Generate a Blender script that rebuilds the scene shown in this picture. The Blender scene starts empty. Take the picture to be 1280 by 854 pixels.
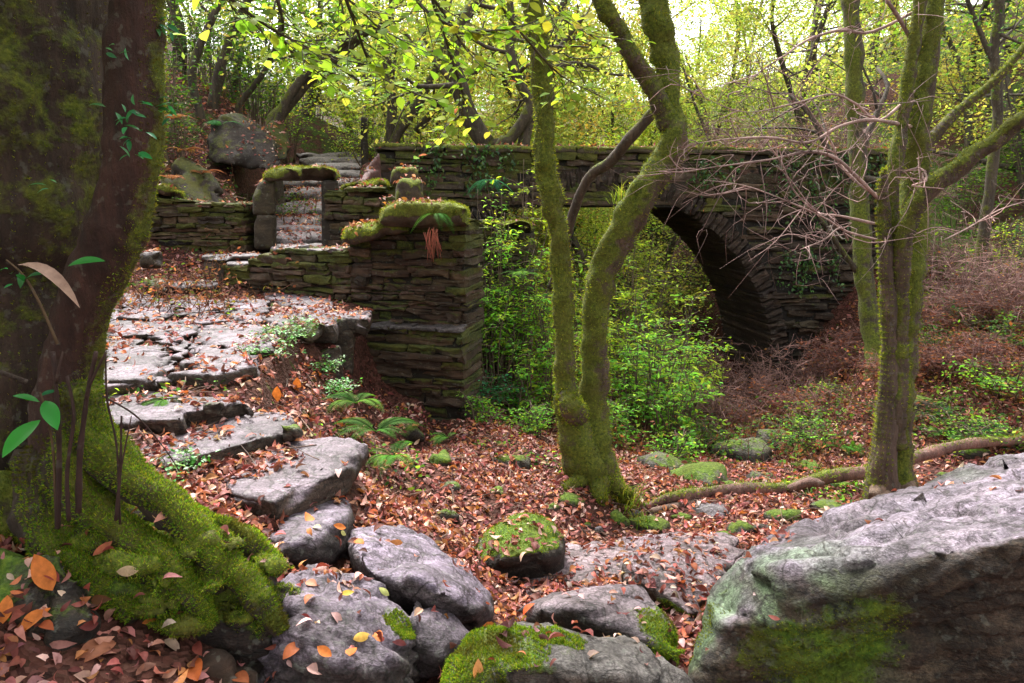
import bpy, bmesh, math, random
import numpy as np
from mathutils import Vector
from mathutils.bvhtree import BVHTree

# ------------------------------------------------------------------ camera, world, sun, exposure
F_PX, PITCH, CAM_Z = 900.0, math.atan(177 / 900.0), 2.2
scn = bpy.context.scene
col = scn.collection
camd = bpy.data.cameras.new('camera')
cam = bpy.data.objects.new('camera', camd)
col.objects.link(cam)
camd.sensor_width = 36.0
camd.lens = 36.0 * F_PX / 1280.0
camd.clip_start, camd.clip_end = 0.05, 600
cam.location = (0, 0, CAM_Z)
cam.rotation_euler = (math.pi / 2 - PITCH, 0, 0)
scn.camera = cam

SUN_EL, SUN_AZ = math.radians(54), math.radians(-22)     # azimuth from +Y towards +X: behind the wood, a little left
world = bpy.data.worlds.new('World')
scn.world = world
world.use_nodes = True
wn = world.node_tree
bg = wn.nodes['Background']
sky = wn.nodes.new('ShaderNodeTexSky')
sky.sky_type = 'NISHITA'
sky.sun_disc = False
sky.sun_elevation = SUN_EL
sky.sun_rotation = SUN_AZ
sky.dust_density = 4.0
sky.air_density = 1.0
hsv = wn.nodes.new('ShaderNodeHueSaturation')
hsv.inputs['Saturation'].default_value = 0.06            # overcast: the blue taken out of the sky
wn.links.new(sky.outputs['Color'], hsv.inputs['Color'])
wn.links.new(hsv.outputs['Color'], bg.inputs['Color'])
bg.inputs['Strength'].default_value = 0.14
sund = bpy.data.lights.new('sun', 'SUN')
sund.energy = 1.7
sund.angle = math.radians(24)
sund.color = (1.0, 0.94, 0.86)
sun = bpy.data.objects.new('sun', sund)
col.objects.link(sun)
_sd = Vector((math.sin(SUN_AZ) * math.cos(SUN_EL), math.cos(SUN_AZ) * math.cos(SUN_EL), math.sin(SUN_EL)))
sun.rotation_euler = _sd.to_track_quat('Z', 'Y').to_euler()
scn.view_settings.view_transform = 'Standard'
scn.view_settings.look = 'None'
scn.view_settings.gamma = 1.0
scn.view_settings.exposure = 2.3
scn.cycles.use_denoising = True
scn.cycles.max_bounces = 6
scn.cycles.diffuse_bounces = 4
scn.cycles.transmission_bounces = 4
scn.cycles.sample_clamp_indirect = 6

# ------------------------------------------------------------------ small helpers
rng = np.random.default_rng(7)
random.seed(7)
_c, _s = math.cos(PITCH), math.sin(PITCH)


def P(px, py, d):
    """point seen at pixel (1280x854) at horizontal depth d"""
    u, v = (px - 640) / F_PX, (427 - py) / F_PX
    dy = v * _s + _c
    return np.array([u / dy * d, d, CAM_Z + (v * _c - _s) / dy * d])


def PZ(px, py, z):
    """point seen at the pixel at height z"""
    u, v = (px - 640) / F_PX, (427 - py) / F_PX
    t = (z - CAM_Z) / (v * _c - _s)
    return np.array([u * t, (v * _s + _c) * t, z])


def _hash(i, j, k, seed):
    h = (i.astype(np.int64) * 374761393 + j.astype(np.int64) * 668265263 + k.astype(np.int64) * 2147483647 + seed * 974634777) & 0xFFFFFFFF
    h = ((h ^ (h >> 13)) * 1274126177) & 0xFFFFFFFF
    h = ((h ^ (h >> 15)) * 2246822519) & 0xFFFFFFFF
    h = h ^ (h >> 16)
    return h / 2147483647.5 - 1.0


def vnoise(p, seed=0):
    p = np.asarray(p, float)
    i = np.floor(p).astype(np.int64)
    f = p - i
    f = f * f * f * (f * (f * 6 - 15) + 10)
    r = 0
    for a in (0, 1):
        wx = f[:, 0] if a else 1 - f[:, 0]
        for b in (0, 1):
            wy = f[:, 1] if b else 1 - f[:, 1]
            for c in (0, 1):
                wz = f[:, 2] if c else 1 - f[:, 2]
                r = r + wx * wy * wz * _hash(i[:, 0] + a, i[:, 1] + b, i[:, 2] + c, seed)
    return r


def fbm(p, octaves=4, seed=0, gain=0.5):
    p = np.asarray(p, float)
    r, a, t = 0, 1.0, 0
    for o in range(octaves):
        r = r + a * vnoise(p * 2 ** o + 17.3 * o, seed + o)
        t += a
        a *= gain
    return r / t


def sstep(a, b, x):
    t = np.clip((x - a) / (b - a), 0, 1)
    return t * t * (3 - 2 * t)


def norm(v):
    v = np.asarray(v, float)
    return v / (np.linalg.norm(v, axis=-1, keepdims=True) + 1e-9)


class MB:
    """collects vertices, quads and triangles with per-vertex colour and moss; builds ONE mesh object"""
    def __init__(self):
        self.V, self.Q, self.T, self.C, self.Mo, self.n = [], [], [], [], [], 0

    def add(self, V, Q=None, T=None, C=(.2, .2, .2), moss=0.0):
        V = np.asarray(V, float).reshape(-1, 3)
        k = len(V)
        if Q is not None and len(Q):
            self.Q.append(np.asarray(Q, np.int64).reshape(-1, 4) + self.n)
        if T is not None and len(T):
            self.T.append(np.asarray(T, np.int64).reshape(-1, 3) + self.n)
        self.V.append(V)
        self.C.append(np.broadcast_to(np.asarray(C, float), (k, 3)))
        self.Mo.append(np.broadcast_to(np.asarray(moss, float), (k,)))
        self.n += k

    def arrays(self):
        V = np.concatenate(self.V)
        Q = np.concatenate(self.Q) if self.Q else np.zeros((0, 4), np.int64)
        T = np.concatenate(self.T) if self.T else np.zeros((0, 3), np.int64)
        return V, Q, T, np.concatenate(self.C), np.concatenate(self.Mo)

    def mesh(self, name, mat, origin=(0, 0, 0), smooth=True):
        V, Q, T, C, Mo = self.arrays()
        V = V - np.asarray(origin, float)
        me = bpy.data.meshes.new(name)
        me.vertices.add(len(V))
        me.vertices.foreach_set('co', V.astype(np.float32).ravel())
        loops = np.concatenate([Q.ravel(), T.ravel()]).astype(np.int32)
        me.loops.add(len(loops))
        me.loops.foreach_set('vertex_index', loops)
        nq, nt = len(Q), len(T)
        st = np.concatenate([np.arange(nq) * 4, nq * 4 + np.arange(nt) * 3]).astype(np.int32)
        me.polygons.add(nq + nt)
        me.polygons.foreach_set('loop_start', st)
        me.polygons.foreach_set('use_smooth', np.full(nq + nt, smooth, dtype=bool))
        a = me.attributes.new('Col', 'FLOAT_COLOR', 'POINT')
        a.data.foreach_set('color', np.concatenate([C, np.ones((len(C), 1))], 1).astype(np.float32).ravel())
        b = me.attributes.new('moss', 'FLOAT', 'POINT')
        b.data.foreach_set('value', Mo.astype(np.float32))
        me.update(calc_edges=True)
        me.validate()
        me.materials.append(mat)
        return me

    def build(self, name, mat, parent=None, origin=(0, 0, 0), smooth=True):
        if name in ('masonry', 'upper_masonry', 'plinth', 'spandrel_wall', 'parapet', 'arch_ring', 'rubble_core'):
            smooth = False                          # broken stone keeps its crisp faces
        o = bpy.data.objects.new(name, self.mesh(name, mat, origin, smooth))
        col.objects.link(o)
        if parent is not None:
            o.parent = parent
        else:
            o.location = origin
        return o


def tag(o, label=None, cat=None, group=None, kind=None):
    if label:
        o['label'] = label
    if cat:
        o['category'] = cat
    if group:
        o['group'] = group
    if kind:
        o['kind'] = kind
    return o


def thing(name, label, cat, loc=(0, 0, 0), group=None):
    o = bpy.data.objects.new(name, None)
    o.empty_display_size = 0.1
    col.objects.link(o)
    o.location = tuple(float(x) for x in loc)
    return tag(o, label, cat, group)


def dup(root, loc, rz=0.0, sc=1.0, label=None, group=None, tilt=(0, 0)):
    c = root.copy()
    col.objects.link(c)
    c.location = tuple(float(x) for x in loc)
    c.rotation_euler = (tilt[0], tilt[1], rz)
    c.scale = (sc, sc, sc) if np.isscalar(sc) else sc
    if label:
        c['label'] = label
    if group:
        c['group'] = group
    for ch in list(root.children):
        d = ch.copy()
        col.objects.link(d)
        d.parent = c
    return c


# ------------------------------------------------------------------ materials
def new_mat(name):
    m = bpy.data.materials.new(name)
    m.use_nodes = True
    nt = m.node_tree
    for n in list(nt.nodes):
        nt.nodes.remove(n)
    out = nt.nodes.new('ShaderNodeOutputMaterial')
    return m, nt, out


def N(nt, typ, **kw):
    n = nt.nodes.new(typ)
    for k, v in kw.items():
        if k in n.inputs.keys() if hasattr(n.inputs, 'keys') else False:
            n.inputs[k].default_value = v
        else:
            setattr(n, k, v)
    return n


def noise(nt, co, scale, detail=5, rough=0.6, vec_scale=None):
    if vec_scale:
        mp = N(nt, 'ShaderNodeMapping')
        mp.inputs['Scale'].default_value = vec_scale
        nt.links.new(co, mp.inputs['Vector'])
        co = mp.outputs['Vector']
    n = N(nt, 'ShaderNodeTexNoise')
    n.inputs['Scale'].default_value = scale
    n.inputs['Detail'].default_value = detail
    n.inputs['Roughness'].default_value = rough
    nt.links.new(co, n.inputs['Vector'])
    return n.outputs['Fac']


def ramp(nt, fac, stops):
    r = N(nt, 'ShaderNodeValToRGB')
    e = r.color_ramp.elements
    while len(e) < len(stops):
        e.new(0.5)
    for k, (p, c) in enumerate(stops):
        e[k].position = p
        e[k].color = (*c, 1) if len(c) == 3 else c
    nt.links.new(fac, r.inputs['Fac'])
    return r.outputs['Color']


def mix(nt, fac, a, b, blend='MIX'):
    m = N(nt, 'ShaderNodeMix', data_type='RGBA', blend_type=blend)
    for s, v in ((m.inputs[0], fac), (m.inputs[6], a), (m.inputs[7], b)):
        if isinstance(v, (int, float)):
            s.default_value = v
        elif isinstance(v, tuple):
            s.default_value = (*v, 1)
        else:
            nt.links.new(v, s)
    return m.outputs[2]


def math_(nt, op, a, b=0.0, clamp=False):
    m = N(nt, 'ShaderNodeMath', operation=op, use_clamp=clamp)
    for s, v in ((m.inputs[0], a), (m.inputs[1], b)):
        if isinstance(v, (int, float)):
            s.default_value = v
        else:
            nt.links.new(v, s)
    return m.outputs[0]


def attr(nt, name):
    return N(nt, 'ShaderNodeAttribute', attribute_name=name)


def surf_mat(name, rough=0.6, tint=1.0, vein=0.0, streak=(1, 1, 1), grain=14.0, bump=0.35, moss_dark=(.02, .038, .004), moss_mid=(.075, .14, .011), moss_light=(.19, .26, .022), spots=0.5):
    """rock / masonry / bark: the thing's own colour 'Col', broken by noise, with moss where 'moss' is high"""
    m, nt, out = new_mat(name)
    co = N(nt, 'ShaderNodeTexCoord').outputs['Object']
    geo = N(nt, 'ShaderNodeNewGeometry')
    c = attr(nt, 'Col').outputs['Color']
    mo = attr(nt, 'moss').outputs['Fac']
    n1 = noise(nt, co, 3.2, 6, 0.62, streak)
    n2 = noise(nt, co, grain, 6, 0.7, streak)
    n3 = noise(nt, co, grain * 6, 3, 0.6)
    v = ramp(nt, n1, [(.30, (.45, .42, .42)), (.5, (.95, .95, .95)), (.68, (1.45, 1.42, 1.40))])
    c = mix(nt, 1.0, c, v, 'MULTIPLY')
    v2 = ramp(nt, n2, [(.30, (.5, .48, .48)), (.52, (1, 1, 1)), (.72, (1.5, 1.5, 1.5))])
    c = mix(nt, 0.85, c, v2, 'MULTIPLY')
    if vein:
        nv = noise(nt, co, 3.4, 9, 0.66, (1.6, 1.0, 3.2))
        av = math_(nt, 'ABSOLUTE', math_(nt, 'SUBTRACT', nv, 0.5))
        c = mix(nt, vein, c, ramp(nt, av, [(.0, (.22, .20, .20)), (.02, (.7, .68, .68)), (.06, (1.05, 1.05, 1.05)), (.16, (.8, .78, .8))]), 'MULTIPLY')
        vor = N(nt, 'ShaderNodeTexVoronoi', feature='DISTANCE_TO_EDGE')
        vor.inputs['Scale'].default_value = 2.4
        wv = N(nt, 'ShaderNodeTexNoise')
        wv.inputs['Scale'].default_value = 3.0
        wv.inputs['Detail'].default_value = 6
        nt.links.new(co, wv.inputs['Vector'])
        nt.links.new(mix(nt, .5, co, wv.outputs['Color'], 'ADD'), vor.inputs['Vector'])
        crack = ramp(nt, vor.outputs['Distance'], [(0, (.12, .1, .09)), (.012, (.55, .53, .5)), (.03, (1, 1, 1))])
        c = mix(nt, vein, c, crack, 'MULTIPLY')
        c = mix(nt, .8, c, ramp(nt, n3, [(.34, (.45, .43, .43)), (.5, (1, 1, 1)), (.66, (1.6, 1.6, 1.65))]), 'MULTIPLY')
        wet = noise(nt, co, 1.5, 7, 0.7)
        c = mix(nt, vein, c, ramp(nt, wet, [(.36, (.38, .34, .33)), (.5, (.95, .93, .95)), (.66, (1.35, 1.3, 1.38))]), 'MULTIPLY')
    # pale lichen spots
    sp = noise(nt, co, 22, 3, 0.55)
    spm = ramp(nt, sp, [(.60, (0, 0, 0)), (.66, (1, 1, 1))])
    c = mix(nt, math_(nt, 'MULTIPLY', spm, spots * 0.5), c, (.30, .32, .27))
    # moss
    mn = noise(nt, co, 9, 5, 0.65)
    mm = math_(nt, 'ADD', mo, math_(nt, 'MULTIPLY', math_(nt, 'SUBTRACT', mn, 0.5), 1.3))
    mf = ramp(nt, mm, [(.38, (0, 0, 0)), (.58, (1, 1, 1))])
    mc = ramp(nt, noise(nt, co, 38, 4, 0.7), [(.28, moss_dark), (.5, moss_mid), (.75, moss_light)])
    mc = mix(nt, ramp(nt, noise(nt, co, 2.6, 3), [(.4, (0, 0, 0)), (.65, (.7, .7, .7))]), mc, (.085, .075, .012))
    c2 = mix(nt, mf, c, mc)
    b = N(nt, 'ShaderNodeBsdfPrincipled')
    nt.links.new(c2, b.inputs['Base Color'])
    rr = math_(nt, 'ADD', math_(nt, 'MULTIPLY', n2, 0.35), rough - 0.17)
    rr = math_(nt, 'MAXIMUM', rr, math_(nt, 'MULTIPLY', mf, 0.95))
    nt.links.new(rr, b.inputs['Roughness'])
    b.inputs['Specular IOR Level'].default_value = 0.4
    h = math_(nt, 'ADD', math_(nt, 'MULTIPLY', n2, 0.8), math_(nt, 'MULTIPLY', n3, 0.25))
    h = math_(nt, 'ADD', h, math_(nt, 'MULTIPLY', mf, math_(nt, 'MULTIPLY', noise(nt, co, 60, 3, .7), 0.9)))
    bp = N(nt, 'ShaderNodeBump')
    bp.inputs['Strength'].default_value = bump
    bp.inputs['Distance'].default_value = 0.03
    nt.links.new(h, bp.inputs['Height'])
    nt.links.new(bp.outputs['Normal'], b.inputs['Normal'])
    nt.links.new(b.outputs['BSDF'], out.inputs['Surface'])
    return m


def leaf_mat(name, trans=0.45, rough=0.5, veins=False):
    m, nt, out = new_mat(name)
    c = attr(nt, 'Col').outputs['Color']
    co = N(nt, 'ShaderNodeTexCoord').outputs['Object']
    c = mix(nt, 0.6, c, ramp(nt, noise(nt, co, 40 if veins else 3, 3), [(.3, (.6, .55, .5)), (.7, (1.3, 1.3, 1.2))]), 'MULTIPLY')
    b = N(nt, 'ShaderNodeBsdfPrincipled')
    nt.links.new(c, b.inputs['Base Color'])
    b.inputs['Roughness'].default_value = rough
    b.inputs['Specular IOR Level'].default_value = 0.3 if rough < .45 else .12
    t = N(nt, 'ShaderNodeBsdfTranslucent')
    nt.links.new(mix(nt, 1.0, c, (1.25, 1.15, .6), 'MULTIPLY'), t.inputs['Color'])
    ms = N(nt, 'ShaderNodeMixShader')
    ms.inputs[0].default_value = trans
    nt.links.new(b.outputs['BSDF'], ms.inputs[1])
    nt.links.new(t.outputs['BSDF'], ms.inputs[2])
    nt.links.new(ms.outputs[0], out.inputs['Surface'])
    return m


def ground_mat():
    m, nt, out = new_mat('leafy_soil')
    co = N(nt, 'ShaderNodeTexCoord').outputs['Object']
    vo = N(nt, 'ShaderNodeTexVoronoi')
    vo.inputs['Scale'].default_value = 34
    wv = N(nt, 'ShaderNodeTexNoise')
    wv.inputs['Scale'].default_value = 9
    nt.links.new(co, wv.inputs['Vector'])
    nt.links.new(mix(nt, .08, co, wv.outputs['Color'], 'ADD'), vo.inputs['Vector'])
    sep = N(nt, 'ShaderNodeSeparateColor')
    nt.links.new(vo.outputs['Color'], sep.inputs[0])
    c = ramp(nt, sep.outputs[0], [(0, (.022, .009, .007)), (.3, (.05, .018, .014)), (.55, (.09, .032, .024)), (.8, (.12, .05, .04)), (1, (.04, .02, .012))])
    big = noise(nt, co, .9, 4)
    c = mix(nt, ramp(nt, big, [(.42, (0, 0, 0)), (.62, (.75, .75, .75))]), c, (.045, .02, .013))
    mo = attr(nt, 'moss').outputs['Fac']
    mm = math_(nt, 'ADD', mo, math_(nt, 'MULTIPLY', math_(nt, 'SUBTRACT', noise(nt, co, 3.5, 5), .5), 1.4))
    mf = ramp(nt, mm, [(.45, (0, 0, 0)), (.62, (1, 1, 1))])
    mc = ramp(nt, noise(nt, co, 30, 4, .7), [(.3, (.012, .022, .004)), (.55, (.05, .085, .01)), (.8, (.13, .16, .02))])
    c = mix(nt, mf, c, mc)
    b = N(nt, 'ShaderNodeBsdfPrincipled')
    nt.links.new(c, b.inputs['Base Color'])
    b.inputs['Roughness'].default_value = .9
    b.inputs['Specular IOR Level'].default_value = .15
    bp = N(nt, 'ShaderNodeBump')
    bp.inputs['Strength'].default_value = .6
    bp.inputs['Distance'].default_value = .05
    nt.links.new(math_(nt, 'ADD', vo.outputs['Distance'], noise(nt, co, 25, 5)), bp.inputs['Height'])
    nt.links.new(bp.outputs['Normal'], b.inputs['Normal'])
    nt.links.new(b.outputs['BSDF'], out.inputs['Surface'])
    return m


M_ROCK = surf_mat('wet_schist', rough=.6, vein=.9, streak=(1.0, 2.4, 3.0), grain=15, bump=.8, spots=.35)
M_WALL = surf_mat('old_masonry', rough=.85, streak=(1, 1, 2), grain=16, bump=.5, spots=.25, moss_dark=(.012, .015, .004), moss_mid=(.04, .05, .010), moss_light=(.11, .12, .02))
M_CAP = surf_mat('moss_cushion', rough=.9, grain=18, bump=.7, spots=.1, moss_dark=(.03, .04, .006), moss_mid=(.11, .14, .014), moss_light=(.26, .28, .03))
M_BARK = surf_mat('mossy_bark', rough=.85, streak=(3, 3, .7), grain=14, bump=.7, spots=.3, moss_dark=(.02, .03, .005), moss_mid=(.09, .115, .012), moss_light=(.22, .23, .025))
M_TWIG = surf_mat('twig_bark', rough=.8, streak=(1, 1, 1), grain=20, bump=.2, spots=.2)
M_LEAF = leaf_mat('living_leaf', .6, .7)
M_GLOSS = leaf_mat('glossy_leaf', .3, .35)
M_DEAD = leaf_mat('dead_leaf', .22, .55, True)
M_MOSS = leaf_mat('moss_blade', .4, .8)
M_GROUND = ground_mat()

# ------------------------------------------------------------------ terrain
CTRL = []
for t in [
    # terrace of the path
    (60, 378, 8.6), (150, 374, 8.6), (300, 372, 8.7), (430, 376, 8.3), (130, 430, 6.2), (280, 420, 6.5), (400, 405, 6.8),
    (150, 490, 4.9), (260, 470, 5.2), (180, 530, 4.45), (300, 555, 4.3), (240, 590, 3.9), (400, 590, 4.1), (390, 680, 3.5), (330, 630, 3.7),
    # bank right of the steps and the leaf slope
    (380, 440, 6.2), (340, 373, 8.8), (395, 376, 8.5), (240, 374, 8.7), (462, 500, 7.6), (470, 496, 8.0), (455, 512, 6.8), (525, 506, 7.9), (570, 510, 7.9), (745, 607, 6.2), (800, 610, 6.3), (720, 604, 6.0), (405, 500, 5.5), (450, 560, 5.2), (480, 610, 4.9), (560, 600, 5.5), (640, 560, 6.8), (520, 530, 7.6), (600, 525, 8.2),
    (690, 600, 6.2), (560, 660, 4.7), (640, 745, 3.9), (620, 810, 3.2), (700, 665, 5.2), (790, 650, 5.8), (850, 690, 4.9), (870, 790, 3.5), (530, 900, 2.8),
    (930, 655, 5.6), (1000, 640, 5.9), (1120, 635, 6.3), (1270, 600, 7.0),
    # gully and right slope
    (800, 580, 7.6), (900, 565, 8.8), (860, 535, 10.5), (1000, 530, 9.6), (1050, 478, 11.5), (930, 500, 15), (880, 490, 15.5), (1150, 500, 9.0), (1250, 490, 8.6),
    (1200, 410, 11.5), (1280, 350, 12.5), (1180, 345, 14.5), (1270, 250, 17), (1085, 420, 11.5),
    (800, 485, 13.5), (700, 480, 11.5), (640, 490, 9.6), (700, 430, 19), (850, 440, 19), (960, 505, 13), (780, 380, 27), (1060, 458, 12.6),
    # behind the ruin and the stair
    (370, 305, 10.8), (373, 285, 12.0), (380, 268, 13.2), (390, 245, 14.6), (400, 222, 16.5), (400, 198, 19), (450, 215, 16), (300, 232, 12.6), (270, 235, 12),
    (215, 270, 10.9), (200, 250, 11.2), (240, 200, 12.5), (280, 130, 15), (100, 200, 12), (500, 200, 17), (250, 338, 9.9), (190, 340, 9.8),
    # the left root mound
    (30, 660, 2.9), (150, 640, 3.1), (230, 660, 3.1), (310, 790, 2.7), (150, 850, 2.2),
]:
    CTRL.append(P(*t))
for t in [(-1.4, 1.2, .62), (-1, 0, .55), (0, 0, .5), (1, .8, .05), (2.5, 1.5, -.1), (0, 1.8, .25), (.4, 2.6, .0), (1.2, 2.4, -.1), (0, -8, 1.0), (-10, -5, 3), (10, -5, 1.5), (7, 3, .4), (11, 7, 1.6),
          (-7, 5, 2.2), (-7, 9, 3.0), (-11, 15, 6.5), (13, 14, 4.5), (-4.6, 4, 1.4), (-3.0, 2.5, 1.2), (-9, 2, 2.5), (5, 16, .8), (6.2, 14.6, 2.0), (6.5, 16, 2.6), (-3, 24, 3.3), (-5, 28, 3.6), (-2.5, 33, 3.4), (8, 24, 4.2), (1.5, 24, -.6), (1.5, 30, .4),
          (-12, 26, 7.5), (16, 24, 7.5), (0, 42, 4.0), (-20, 40, 10), (22, 40, 11), (0, 70, 9), (40, 60, 18), (-40, 60, 18), (-40, 10, 16), (40, 10, 12),
          (0, -40, 4), (-30, -40, 10), (30, -40, 8), (0, 120, 16), (100, 100, 26), (-100, 100, 26), (-120, 0, 24), (120, 0, 22), (0, -120, 10), (-100, -100, 20), (100, -100, 18)]:
    CTRL.append(np.array(t, float))
CTRL = np.array(CTRL)


def _tps(a, b):
    r2 = ((a[:, None, :] - b[None, :, :]) ** 2).sum(-1)
    return 0.5 * r2 * np.log(r2 + 1e-6)


_xy, _zc = CTRL[:, :2], CTRL[:, 2]
_n = len(_xy)
_A = np.zeros((_n + 3, _n + 3))
_A[:_n, :_n] = _tps(_xy, _xy) + np.eye(_n) * 0.02
_A[:_n, _n:] = np.c_[np.ones(_n), _xy]
_A[_n:, :_n] = _A[:_n, _n:].T
_W = np.linalg.solve(_A, np.r_[_zc, 0, 0, 0])


TY0, TZ0 = P(260, 470, 5.2)[1:]
TSL = (P(300, 372, 8.7)[2] - TZ0) / (8.7 - TY0)
TE = np.array([P(300, 480, 4.9)[:2], P(322, 455, 5.5)[:2], P(340, 440, 5.95)[:2], P(362, 412, 6.8)[:2], P(420, 402, 7.4)[:2], P(450, 390, 8.2)[:2], P(455, 380, 8.8)[:2]])


ST_Y = [10.95, 11.45, 12.1, 13.1, 14.2, 15.5, 16.8, 18.0, 19.2, 20.4]
ST_Z = [P(372, q, d)[2] for q, d in zip((303, 295, 285, 266, 247, 233, 221, 211, 203, 196), ST_Y)]


def ground(xy):
    xy = np.atleast_2d(np.asarray(xy, float))[:, :2]
    z = np.empty(len(xy))
    for k in range(0, len(xy), 20000):
        q = xy[k:k + 20000]
        z[k:k + 20000] = _tps(q, _xy) @ _W[:_n] + _W[_n] + q @ _W[_n + 1:]
    x, y = xy[:, 0], xy[:, 1]
    pl = TZ0 + (y - TY0) * TSL - .035                # the paved terrace and its steep right edge
    dd = x - np.interp(y, TE[:, 1], TE[:, 0])
    wy = sstep(4.75, 5.15, y) * sstep(9.3, 8.9, y) * sstep(-7, -6, x)
    w = sstep(.12, -.10, dd) * wy
    z = z * (1 - w) + pl * w
    drop = np.where(dd > 0, np.maximum(pl - 1.5 * dd, z - .22), z)
    wd = wy * sstep(.0, .15, dd) * sstep(1.6, .8, dd)
    z = np.where(drop < z, z * (1 - wd) + drop * wd, z)
    ppx = 640 + x * F_PX / np.maximum(y, .1)
    lo = np.interp(y, [10.8, 13.5, 15.5, 17, 19], [300, 300, 325, 350, 350])
    ws = sstep(0, 14, ppx - lo) * sstep(462, 448, ppx) * sstep(10.6, 10.9, y) * sstep(21.5, 20.5, y)
    z = z * (1 - ws) + np.minimum(z, np.interp(y, ST_Y, ST_Z) - .14) * ws
    r = np.hypot(xy[:, 0], xy[:, 1])
    p3 = np.c_[xy, np.zeros(len(xy))]
    z = z + fbm(p3 * 1.7, 4, 3) * .06 * (1 - .9 * w) * (1 - .9 * ws) + fbm(p3 * .45, 3, 9) * .18 * sstep(7, 14, r) * (1 - .9 * w) * (1 - .9 * ws)
    return z


def gz(x, y):
    return float(ground([[x, y]])[0])


def make_terrain():
    th = np.linspace(-math.pi, math.pi, 641)[:-1]
    # denser in the seen sector (around +Y)
    w = np.where(np.abs(th) < 0.75, 1.0, 0.25)
    cdf = np.cumsum(w) / w.sum()
    th = np.interp((np.arange(700) + .5) / 700, np.r_[0, cdf], np.r_[-math.pi, th + math.pi / 320])
    r = np.r_[0.25, 0.25 * (600) ** (np.arange(1, 241) / 240.0)]
    TH, R = np.meshgrid(th, r)
    X, Y = R * np.sin(TH), R * np.cos(TH)
    xy = np.c_[X.ravel(), Y.ravel()]
    z = ground(xy)
    nr, nt_ = R.shape
    i = np.arange(nr - 1)[:, None] * nt_ + np.arange(nt_)[None]
    j = np.arange(nr - 1)[:, None] * nt_ + (np.arange(nt_)[None] + 1) % nt_
    Q = np.stack([i, j, j + nt_, i + nt_], -1).reshape(-1, 4)
    # centre cap
    V = np.c_[xy, z]
    c = len(V)
    V = np.vstack([V, [0, 0, gz(0, 0)]])
    k = np.arange(nt_)
    T = np.c_[k, (k + 1) % nt_, np.full(nt_, c)][:, ::-1]
    p3 = np.c_[V[:, :2], np.zeros(len(V))]
    moss = .18 + .5 * fbm(p3 * .8, 3, 21)
    moss += .35 * sstep(6, 9, V[:, 0]) + .25 * sstep(-2.5, -4, V[:, 0])
    b = MB()
    b.add(V, Q, T, moss=moss)
    o = b.build('ground', M_GROUND)
    return tag(o, 'leaf strewn woodland ground falling into the gully under the bridge', 'ground', kind='structure')


SOLIDS = []         # (V, tri/quads) for dropping leaves onto


def remember(b):
    V, Q, T, _, _ = b.arrays()
    SOLIDS.append((V, Q, T))


terrain = make_terrain()

# ------------------------------------------------------------------ shape helpers
def hull_rock(pts, edge=.05, seed=0, amp=.03, freq=3.0, smooth=3, strata=None, ridge=.0):
    """a rock filling the hull of the points, finely subdivided, worn round and roughened"""
    bm = bmesh.new()
    for p in pts:
        bm.verts.new(tuple(float(x) for x in p))
    r = bmesh.ops.convex_hull(bm, input=list(bm.verts))
    bmesh.ops.delete(bm, geom=list({g for g in r['geom_interior'] + r['geom_unused'] if isinstance(g, bmesh.types.BMVert)}), context='VERTS')
    bmesh.ops.remove_doubles(bm, verts=list(bm.verts), dist=.004)
    bmesh.ops.triangulate(bm, faces=list(bm.faces))
    L = edge * 8
    while L > edge * .9:
        for _ in range(4):
            es = [e for e in bm.edges if e.calc_length() > L]
            if not es:
                break
            bmesh.ops.subdivide_edges(bm, edges=es, cuts=1)
            bmesh.ops.triangulate(bm, faces=[f for f in bm.faces if len(f.verts) > 3])
            bmesh.ops.beautify_fill(bm, faces=list(bm.faces), edges=list(bm.edges)) if len(bm.edges) < 3000 else None
        if L < edge * 3.2:
            for _ in range(smooth):
                bmesh.ops.smooth_vert(bm, verts=list(bm.verts), factor=.5, use_axis_x=True, use_axis_y=True, use_axis_z=True)
        L *= .55
    bm.normal_update()
    V = np.array([v.co for v in bm.verts])
    Nn = np.array([v.normal for v in bm.verts])
    T = np.array([[v.index for v in f.verts] for f in bm.faces]) if bm.verts.index_update() is None else None
    bm.free()
    q = V * freq
    if strata is not None:                     # stretch the roughness along the bedding
        s = norm(strata)
        q = q + np.outer((V @ s) * freq * 3.0, s)
    d = fbm(q, 5, seed, .55) * amp
    if ridge:
        d = d - np.abs(fbm(q * .8 + 5, 3, seed + 31)) ** .6 * ridge + ridge * .4
    if strata is not None:                     # bedding ledges
        ph = (V @ s) * 9.0 + fbm(V * 1.6, 3, seed + 60) * 2.2
        fr = ph - np.floor(ph)
        d = d - amp * .7 * fr ** 4
    crack = np.abs(fbm(V * freq * .7 + 40, 2, seed + 77))
    d = d - amp * .8 * (1 - sstep(0, .06, crack))
    V = V + Nn * d[:, None]
    return V, T, Nn


GREY = (.245, .225, .25)
BROWN = (.075, .05, .035)


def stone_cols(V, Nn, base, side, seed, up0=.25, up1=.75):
    """pale tops and darker brown flanks: top light and side shade put into the colour"""
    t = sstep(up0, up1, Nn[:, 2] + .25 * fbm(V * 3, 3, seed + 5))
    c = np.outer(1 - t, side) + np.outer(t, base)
    return c * (1 + .25 * fbm(V * 2.2, 3, seed + 8)[:, None])


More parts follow.
